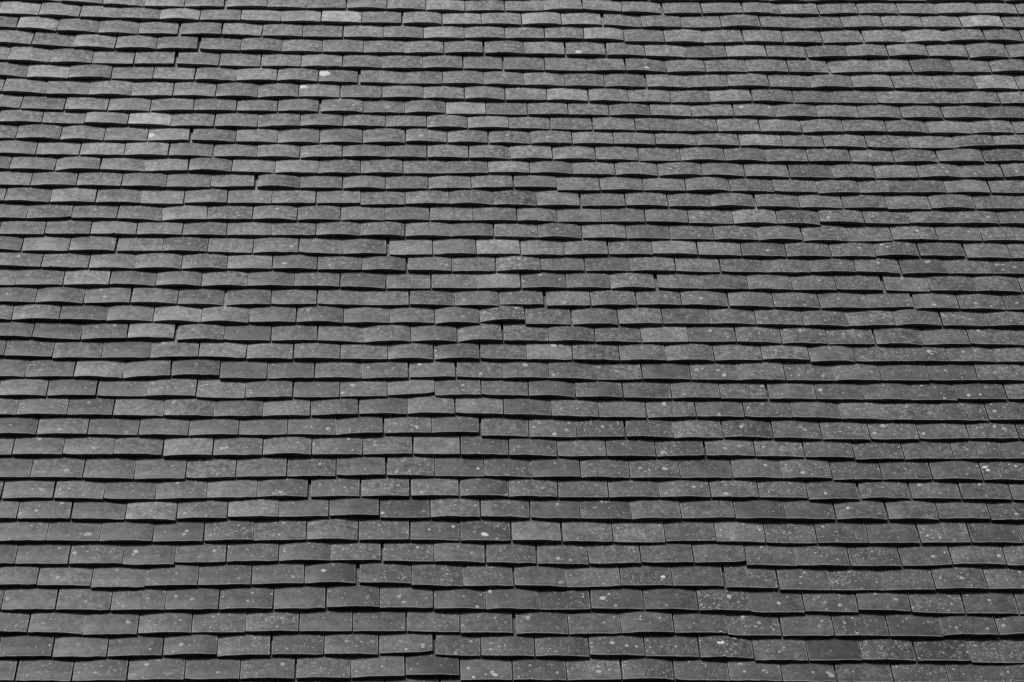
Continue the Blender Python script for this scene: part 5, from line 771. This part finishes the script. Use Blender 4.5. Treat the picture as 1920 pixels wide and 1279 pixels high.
# larger lichen crusts: tile number, place on that tile, radius (tenths of a millimetre), tone
CRUSTS = """
387,365,620,86,;482,-572,674,212,L;481,486,685,64,;528,-635,817,154,L;665,-674,393,150,L;665,-768,593,82,;665,99,606,68,;434,-424,301,71,;287,-224,343,72,;521,256,528,97,
573,193,660,69,;570,137,570,62,;615,415,311,68,;758,-416,581,81,;851,466,595,119,;851,-340,721,93,;900,73,698,93,;896,33,543,66,;899,278,425,59,;245,537,71,66,
292,-510,615,65,;332,306,723,57,;337,289,336,58,;573,-69,389,42,;667,590,384,55,;669,-134,392,55,;620,229,715,62,;574,682,435,56,;849,16,432,59,;850,341,413,59,
848,483,800,59,;803,-416,529,53,;575,501,398,49,;943,30,41,91,;944,-705,190,65,;945,626,187,52,;989,-728,503,77,;989,541,51,77,;989,724,540,65,;991,-607,310,58,
993,579,372,84,;994,-260,854,78,;1034,-32,621,90,;1035,-490,25,64,;1035,-250,424,45,;1037,69,285,45,;1041,-357,244,77,;1040,-371,308,103,;1081,-458,636,89,;1083,-326,504,51,
1084,-589,118,89,;1084,43,606,45,;1087,-115,545,64,;1087,126,80,90,;1129,-83,358,88,;1127,-195,458,75,;1128,42,695,50,;1129,-249,868,76,;1131,-264,532,38,;1178,-510,513,63,
1175,-436,162,75,;1179,-10,755,88,;1181,-421,722,76,;1223,332,822,75,;1225,-252,553,112,;1223,-440,268,62,;1225,539,359,50,;1270,-687,411,61,;1272,-408,868,74,;1272,-399,108,74,
1275,-526,704,75,;1316,-709,738,49,;1316,-587,735,49,;1316,-247,704,73,;1316,-318,381,67,;1315,321,335,55,;1319,14,614,61,;1321,-625,854,55,;1318,-485,267,61,;1365,-672,726,97,
1365,-583,350,85,;1365,-333,429,67,;1365,153,429,73,;1365,722,577,61,;1367,657,342,49,;1367,253,677,37,;1410,-87,727,84,;1412,-558,782,72,;1412,-686,89,108,;1456,-92,217,77,
1457,-462,293,48,;1455,-68,454,54,;1457,452,105,71,;1461,548,332,96,;1458,-3,243,36,;1502,1,849,95,;1503,160,333,106,;1505,-339,320,83,;1506,-522,356,83,;1506,-374,375,71,
1507,349,605,60,;1508,-823,600,84,;1506,-178,640,42,;1507,-436,886,42,;1549,311,363,105,;1551,393,665,71,;1551,-329,890,47,;1554,278,678,65,;1552,404,340,29,;1553,-401,47,59,
1595,437,424,104,;1596,-350,492,58,;1596,-768,800,47,;1597,21,747,52,;1597,108,429,47,;1598,-134,852,58,;1600,-39,178,93,;1600,-241,110,93,;1600,112,21,82,;1601,-507,621,70,
1601,-62,251,53,;1642,530,823,69,;1642,-258,388,69,;1642,-758,238,86,;1643,-439,155,57,;1645,-202,651,46,;1645,-554,234,92,;1646,-251,222,69,;1644,-703,180,69,;1644,-213,169,46,
1647,742,413,58,;1689,466,324,125,;1691,266,509,80,;1691,191,333,80,;1693,109,885,58,;1691,-419,472,34,;1688,-267,834,46,;1735,498,798,57,;1736,-705,536,91,;1737,-429,682,102,
1737,-502,519,68,;1738,433,569,74,;1740,-641,476,63,;1739,3,253,45,;1737,-95,384,40,;1782,-216,354,78,;1787,-213,588,102,;1786,493,293,51,;1781,337,156,39,;1784,-495,25,78,
1783,-88,857,51,;1781,128,518,34,;1828,-695,548,78,;1831,-514,646,61,;1831,-1,468,84,;1832,-736,617,45,;1832,180,776,56,;1830,-467,138,55,;1832,61,357,56,;1833,649,31,50,
1829,77,354,44,;1876,542,554,83,;1875,-194,630,44,;1875,-69,608,44,;1876,-698,426,33,;1877,-499,588,44,;1879,171,181,55,;1879,663,484,33,;1880,-77,633,44,;1875,131,119,44,
1921,-82,568,55,;1923,-284,431,88,;1923,-511,110,49,;1924,342,788,50,;1921,223,236,120,D;1921,435,294,109,D;1925,-324,235,44,;1922,25,354,33,;1920,725,511,49,;1924,-505,533,27,
1968,19,650,49,;1968,-133,333,70,;1969,-315,703,81,;1971,461,643,82,;1970,170,283,65,;1970,-759,393,38,;394,-295,154,116,L;442,21,228,86,L;442,-22,554,65,;485,-249,159,50,
486,-1,707,64,;487,110,632,57,;533,-285,921,71,;533,161,561,57,;576,454,470,70,;577,145,425,153,;578,384,359,70,;579,4,689,56,;623,-366,259,97,;671,-193,381,96,
671,151,327,62,;673,-77,579,97,;674,-129,394,76,;674,541,618,48,;719,372,550,69,;719,302,366,62,;718,5,438,55,;718,416,480,48,;720,127,495,96,;763,89,261,61,
764,33,364,41,;764,236,363,41,;766,127,379,68,;767,347,477,68,;812,319,319,95,;812,159,471,54,;815,643,342,68,;816,-249,282,61,;860,-281,548,47,;857,-354,457,94,
905,290,607,53,;905,-136,816,47,;862,586,615,67,;301,254,792,66,;253,317,577,59,;296,432,564,44,;296,139,516,44,;344,-37,397,44,;345,501,309,58,;393,-511,552,65,
390,-93,557,72,;437,151,430,57,;529,370,609,63,;529,686,698,56,;583,219,564,63,;625,-583,328,83,;627,-38,399,56,;995,548,785,52,;995,318,430,52,;996,-134,394,65,
995,-8,529,52,;997,-189,818,52,;953,-76,518,79,;954,318,419,53,;1001,-289,680,66,;1043,611,358,78,;1045,-305,739,91,;1045,54,736,91,;1043,-37,369,58,;1046,-568,539,46,
1042,-26,298,39,;1089,665,548,77,;1089,-527,140,64,;1092,-84,836,78,;1092,-718,461,77,;1092,-137,450,45,;1092,613,565,52,;1090,-310,493,52,;1094,10,242,65,;1093,633,934,58,
1137,-458,325,64,;1137,538,513,45,;1139,-149,138,90,;1138,4,187,45,;1134,561,795,64,;1184,220,319,76,;1185,-597,551,89,;1185,-326,87,51,;1182,457,874,51,;1186,-288,710,64,
1185,554,728,77,;1231,-633,633,76,;1280,182,881,126,;1280,435,915,113,;1278,-735,545,56,;1278,-715,188,62,;1280,676,661,50,;1281,-788,486,56,;1324,-431,782,87,;1325,53,182,87,
1325,-132,346,37,;1323,-574,676,56,;1326,13,787,100,;1327,-642,168,74,;1328,-44,472,62,;1328,554,332,44,;1369,-362,659,98,;1369,313,456,43,;1370,481,305,43,;1369,-709,213,73,
1371,192,568,86,;1371,-188,251,61,;1371,211,235,49,;1371,673,275,49,;1372,-243,235,61,;1422,-199,771,98,;1420,100,423,49,;1417,222,413,37,;1463,-627,501,60,;1463,-416,518,78,
1463,127,429,54,;1463,307,315,84,;1463,-600,61,48,;1463,335,227,54,;1466,-630,561,85,;1466,-468,841,61,;1466,565,830,61,;1466,472,386,85,;1466,49,136,97,;1467,89,573,67,
1465,143,142,36,;1464,153,787,42,;1509,-418,480,72,;1509,-119,470,48,;1509,240,457,36,;1508,369,871,66,;1508,528,223,48,;1514,-238,689,60,;1515,-585,193,96,;1556,-31,196,59,
1556,-474,147,71,;1557,631,427,71,;1558,550,502,54,;1558,486,287,48,;1556,-218,845,59,;1561,-479,536,96,;1561,354,483,108,;1602,-716,316,70,;1601,317,450,47,;1601,552,445,47,
1603,-446,142,94,;1602,401,550,47,;1603,-238,400,35,;1604,729,58,71,;1608,-409,334,59,;1604,-325,405,41,;1651,583,508,53,;1650,2,595,53,;1650,675,595,53,;1652,86,756,82,
1653,-95,912,59,;1653,-351,571,59,;1649,-744,229,81,;1649,-308,223,35,;1651,163,58,58,;1649,624,313,41,;1696,594,743,87,;1697,-15,289,93,L;1697,-348,431,58,;1696,-188,529,69,
1697,413,764,46,;1697,368,78,58,;1695,747,355,58,;1696,160,495,40,;1700,720,874,53,;1742,298,721,69,;1743,408,451,75,;1744,-341,555,40,;1742,644,487,52,;1743,-49,759,40,
1745,-150,240,80,;1745,249,164,63,;1745,625,858,52,;1746,681,578,46,;1793,545,416,80,L;1789,316,569,62,;1791,644,207,102,;1788,616,277,51,;1788,560,181,51,;1790,-605,1002,57,
1792,-706,616,46,;1792,700,35,51,;1835,-228,543,79,;1835,-75,247,79,;1835,644,459,45,;1835,-651,613,28,;1837,-666,875,79,;1836,681,713,51,;1836,554,79,67,;1839,-452,502,113,
1839,-242,723,57,;1839,-49,121,68,;1840,-149,137,57,;1840,208,736,45,;1884,-425,762,101,;1885,650,813,56,;1881,-546,430,100,D;1883,-732,342,67,;1884,450,306,34,;1885,319,515,45,
1881,733,125,44,;1883,406,167,39,;1926,-144,598,50,;1926,629,622,44,;1926,163,356,44,;1927,-155,528,72,;1927,533,346,55,;1927,5,121,61,;1927,531,239,66,;1928,407,660,55,
1928,-62,74,77,;1929,-85,463,44,;1929,-252,416,55,;1929,-532,278,55,;1929,137,449,66,D;1931,-125,576,83,;1931,311,437,67,;1931,615,423,61,;1930,-179,173,44,;1929,382,337,33,
1932,-292,461,33,;1973,-270,405,49,;1974,-449,506,38,;1975,-545,529,77,;1975,191,336,82,;1975,269,206,99,;1975,-20,223,55,;1975,-390,93,66,;1976,-277,652,49,;1976,-54,410,121,D
1977,156,613,55,;1977,163,350,88,;1976,547,332,55,;1975,715,441,27,;1931,-776,587,67,;1931,-774,408,55,;257,160,141,59,;263,140,436,105,D;305,-280,638,52,;352,-20,647,59,
353,-69,221,44,;304,317,509,37,;493,-314,448,86,;493,11,466,65,;493,-142,376,57,;494,-433,508,65,;496,391,413,43,;543,247,576,65,;542,-210,477,64,;586,-488,711,113,
586,652,796,71,;587,-629,490,57,;724,-179,685,83,;631,424,708,84,;631,365,476,56,;631,139,323,56,;726,54,760,69,;726,677,236,62,;728,-52,453,97,;728,500,201,69,
729,727,430,63,;776,219,674,83,;776,325,307,69,;778,-325,339,83,;777,-260,222,83,;820,557,518,48,;864,107,608,41,;822,468,806,69,;917,-191,403,54,;916,503,402,81,
913,-496,262,94,;914,-607,602,68,;915,-508,16,67,;912,-561,164,54,;910,-284,728,81,;913,-375,684,54,;446,197,446,101,D;403,134,677,88,D;773,-283,364,96,D;494,-516,427,144,D
956,272,204,53,;957,-142,448,53,;957,228,492,53,;961,161,610,94,;962,417,614,61,;963,466,108,67,;1007,-490,724,80,;1007,-317,562,67,;1002,653,664,40,;1004,169,360,79,
1006,284,573,60,;1007,482,762,53,;1054,221,775,119,;1053,74,622,66,;1052,356,544,53,;1051,-217,301,59,;1050,26,498,53,;1050,-587,609,46,;1056,-569,605,80,;1056,-337,605,60,
1056,43,420,80,;1056,-426,224,66,;1055,-312,842,40,;1100,-99,847,72,;1098,253,630,72,;1102,326,499,53,;1098,621,461,39,;1142,-106,403,77,;1145,-105,567,65,;1147,-103,180,91,
1146,713,419,52,;1144,110,646,45,;1144,274,121,52,;1148,-204,321,91,;1148,317,148,58,;1149,-374,417,72,;1147,517,778,65,;1147,782,429,52,;1148,-361,722,52,;1193,540,666,64,
1193,478,494,58,;1193,-618,563,58,;1195,-732,660,78,;1195,190,385,52,;1195,-350,625,52,;1189,47,407,51,;1196,346,108,58,;1192,398,840,52,;1236,-9,692,76,;1236,508,476,51,
1236,582,292,51,;1237,-283,499,64,;1237,39,541,51,;1237,580,547,51,;1238,-597,855,89,;1238,-80,806,89,;1239,-215,655,64,;1239,62,802,64,;1239,775,863,51,;1242,-437,880,77,
1286,-25,787,57,;1287,-504,279,63,;1288,241,608,114,;1288,305,428,70,;1289,-222,610,89,;1289,204,679,64,;1290,-625,426,57,;1289,131,450,38,;1330,-586,599,100,;1330,-393,661,63,
1330,160,556,88,;1330,350,268,100,;1332,-359,285,63,;1332,482,262,88,;1333,-706,127,63,;1336,-174,406,82,;1335,-195,611,63,;1333,567,477,50,;1336,336,767,51,;1377,698,777,75,
1379,-636,552,93,;1382,256,735,63,;1382,-438,205,87,;1382,-26,239,75,;1381,147,783,63,;1381,-309,857,63,;1381,372,84,75,;1381,302,404,37,;1380,-22,815,50,;1376,-406,176,62,
1423,-49,81,80,;1424,-647,541,62,;1424,-128,778,68,;1429,-585,516,87,;1429,-622,970,56,;1426,-682,917,62,;1470,-187,588,92,;1471,312,478,61,;1471,176,636,67,;1471,-587,339,43,
1473,-287,797,111,;1473,-664,360,86,;1473,286,545,43,;1475,438,529,92,;1474,-680,313,74,;1475,127,673,74,;1473,734,120,55,;1472,325,299,98,D;1516,-153,378,85,;1516,346,529,67,
1516,676,677,48,;1517,-510,518,67,;1521,-342,496,73,;1521,-195,965,49,;1563,323,691,78,;1564,-129,241,84,;1564,187,135,54,;1564,385,719,48,;1567,331,214,54,;1568,-676,704,85,L
1568,-613,514,73,L;1568,388,792,73,;1565,-209,477,36,;1608,126,650,48,;1608,334,533,77,;1608,605,560,53,;1609,-277,122,89,;1611,-247,273,71,;1611,-673,825,42,;1613,-486,744,84,
1614,-130,787,72,;1658,-400,558,77,;1661,48,283,77,;1658,405,588,41,;1660,669,395,36,;1660,191,703,36,;1656,705,702,35,;1702,-275,136,105,;1702,678,650,70,;1703,-723,476,53,
1704,-559,856,59,;1704,-194,107,47,;1704,-131,555,35,;1706,-517,852,94,D;1706,-547,351,65,;1706,-158,224,76,;1706,-392,229,41,;1707,-634,963,71,D;1703,1,520,53,;1703,-408,15,41,
1703,653,822,41,;1748,-448,326,40,;1749,-410,296,46,;1750,-214,640,52,;1750,-33,474,52,;1750,-450,836,41,;1752,264,430,76,;1752,682,621,47,;1753,705,427,88,;1749,325,688,41,
1749,616,700,46,;1749,-259,939,46,;1797,-145,962,75,;1795,-553,348,80,D;1799,79,516,87,;1799,-607,556,58,;1796,61,867,58,;1796,-83,624,57,;1796,-123,289,52,;1800,322,870,70,
1799,-51,595,40,;1797,659,550,69,D;1841,199,677,91,;1842,71,453,91,;1842,396,781,46,;1843,294,311,80,;1843,-502,562,51,;1844,-213,792,57,;1844,424,544,86,;1846,9,647,74,
1845,-795,195,57,;1844,112,134,40,;1841,-733,241,45,;1841,-170,204,45,;1841,-741,474,34,;1888,-274,927,79,;1888,200,610,79,;1888,67,426,79,;1888,-242,422,45,;1889,512,719,68,
1889,391,444,56,;1890,-199,865,51,;1891,-202,848,34,;1891,460,728,51,;1892,571,258,51,;1893,-555,756,46,;1893,-647,434,57,;1887,611,-5,67,L;1890,-139,87,56,;1892,-409,319,51,
1933,-204,668,67,L;1933,-90,691,67,L;1934,-384,459,39,;1934,-31,375,56,;1933,-780,797,39,;1938,-624,824,62,;1933,-91,20,67,;1936,-164,150,39,;1980,-419,780,66,;1980,766,705,44,
1980,270,472,55,;1980,372,387,44,;1981,693,309,100,;1981,624,413,89,;1981,772,275,77,;1980,-316,413,61,;1981,153,415,55,;1982,-326,475,44,;1985,-695,471,50,
"""

TONE = {'': .146, 'l': .20, 'L': .26, 'd': .105}
tiles = []
rnd = random.Random(5)
for q in TILES.replace('\n', ';').split(';'):
    if not q:
        continue
    u, v, w, rz, ro, fl, single = q.split(',')
    u, v, w, rz, ro = [int(a) * 1e-4 for a in (u, v, w, rz, ro)]
    k = rnd.randrange(len(CAMBERS))
    if v < -.1:                        # the lower courses lie flatter
        k = min(k, rnd.randrange(len(CAMBERS)), key=lambda i: CAMBERS[i])
    if 'c' in fl:
        k = len(SHAPES) - 1
        fl = fl.replace('c', '')
    lift = rnd.gauss(0, .0006)
    m = (Matrix.Translation((u, v, lift)) @ Matrix.Rotation(rz, 4, 'Z')
         @ Matrix.Rotation(-math.atan(TILT) + rnd.gauss(0, .004), 4, 'X') @ Matrix.Rotation(-ro, 4, 'Y'))
    tone = TONE[fl] * math.exp(rnd.gauss(0, .16) + .18 * v - .05 * u)     # darker towards the eaves and to the right
    lich = min(1.0, max(.08, rnd.gauss(.47 + .10 * u + .10 * v, .27)))
    film = max(0.0, min(1.0, .42 + .26 * v + rnd.gauss(0, .22)))      # thin lichen film, thickest high on the slope
    tiles.append(dict(m=m, w=w, k=k, col=(tone, rnd.random() + math.floor(film * 20) * 2, lich, 1.0), single=single == '1'))

FV, FF, FU, FE, FT = [], [], [], [], []
for t in tiles:
    if t['single']:
        o = part('roof_tile', MESHES[t['k']])
        o.matrix_local = t['m'] @ Matrix.Diagonal((t['w'], 1, 1, 1))
        o.color = t['col']
    else:
        V, F, U, E = SHAPES[t['k']].build(t['w'])
        base = len(FV)
        for x, y, z in V:
            p = t['m'] @ Vector((x * t['w'], y, z))
            FV.append(p[:])
        FF.extend(tuple(i + base for i in f) for f in F)
        FU.extend(U)
        FE.extend(E)
        FT.extend(t['col'] * len(V))
me = bpy.data.meshes.new('roof_tiles')
fill_mesh(me, FV, FF, FU, FE, FT)
field = part('roof_tiles', me)
field.color = (0, 0, 0, 1)
field['kind'] = 'stuff'

# lichen crusts: thin irregular domes lying on the tile faces
rnd = random.Random(8)
LV, LF, LT = [], [], []
for q in CRUSTS.replace('\n', ';').split(';'):
    if not q:
        continue
    ti, x, y, r, f = q.split(',')
    t = tiles[int(ti)]
    x, y, r = int(x) * 1e-4, int(y) * 1e-4, int(r) * 1e-4 * (1.15 if f == 'L' else .95)
    s = SHAPES[t['k']]
    tone = {'': .60, 'L': 1.0, 'D': .29}[f] * (1 if f == 'L' else rnd.uniform(.75, 1.15))
    n = 12
    base = len(LV)
    ph, am = rnd.uniform(0, 6), rnd.uniform(.05, .22)
    ph2 = rnd.uniform(0, 6)

    def on(dx, dy, dz):
        px = max(-t['w'] / 2 + .0005, min(t['w'] / 2 - .0005, x + dx))
        py = max(.0012, y + dy)
        LV.append((t['m'] @ Vector((px, py, s.z(px / t['w'], py) + dz)))[:])
        LT.extend((tone, tone, tone, 1))
    on(0, 0, .0011)
    for ring, (rr, dz) in enumerate(((.62, .0009), (1.0, -.0004))):
        for i in range(n):
            a = 2 * math.pi * i / n
            k = rr * r * (1 + am * math.sin(2 * a + ph) + .6 * am * math.sin(5 * a + ph2) + rnd.uniform(-.1, .1))
            on(k * math.cos(a), k * math.sin(a) * 1.05, dz)
    for i in range(n):
        j = (i + 1) % n
        LF.append((base, base + 1 + i, base + 1 + j))
        LF.append((base + 1 + i, base + 1 + n + i, base + 1 + n + j, base + 1 + j))
me = bpy.data.meshes.new('lichen')
me.from_pydata(LV, [], LF)
ta = me.attributes.new('tile_tone', 'FLOAT_COLOR', 'POINT')
ta.data.foreach_set('color', LT)
me.polygons.foreach_set('use_smooth', [True] * len(me.polygons))
lo = part('lichen', me, LICHEN)
lo['kind'] = 'stuff'
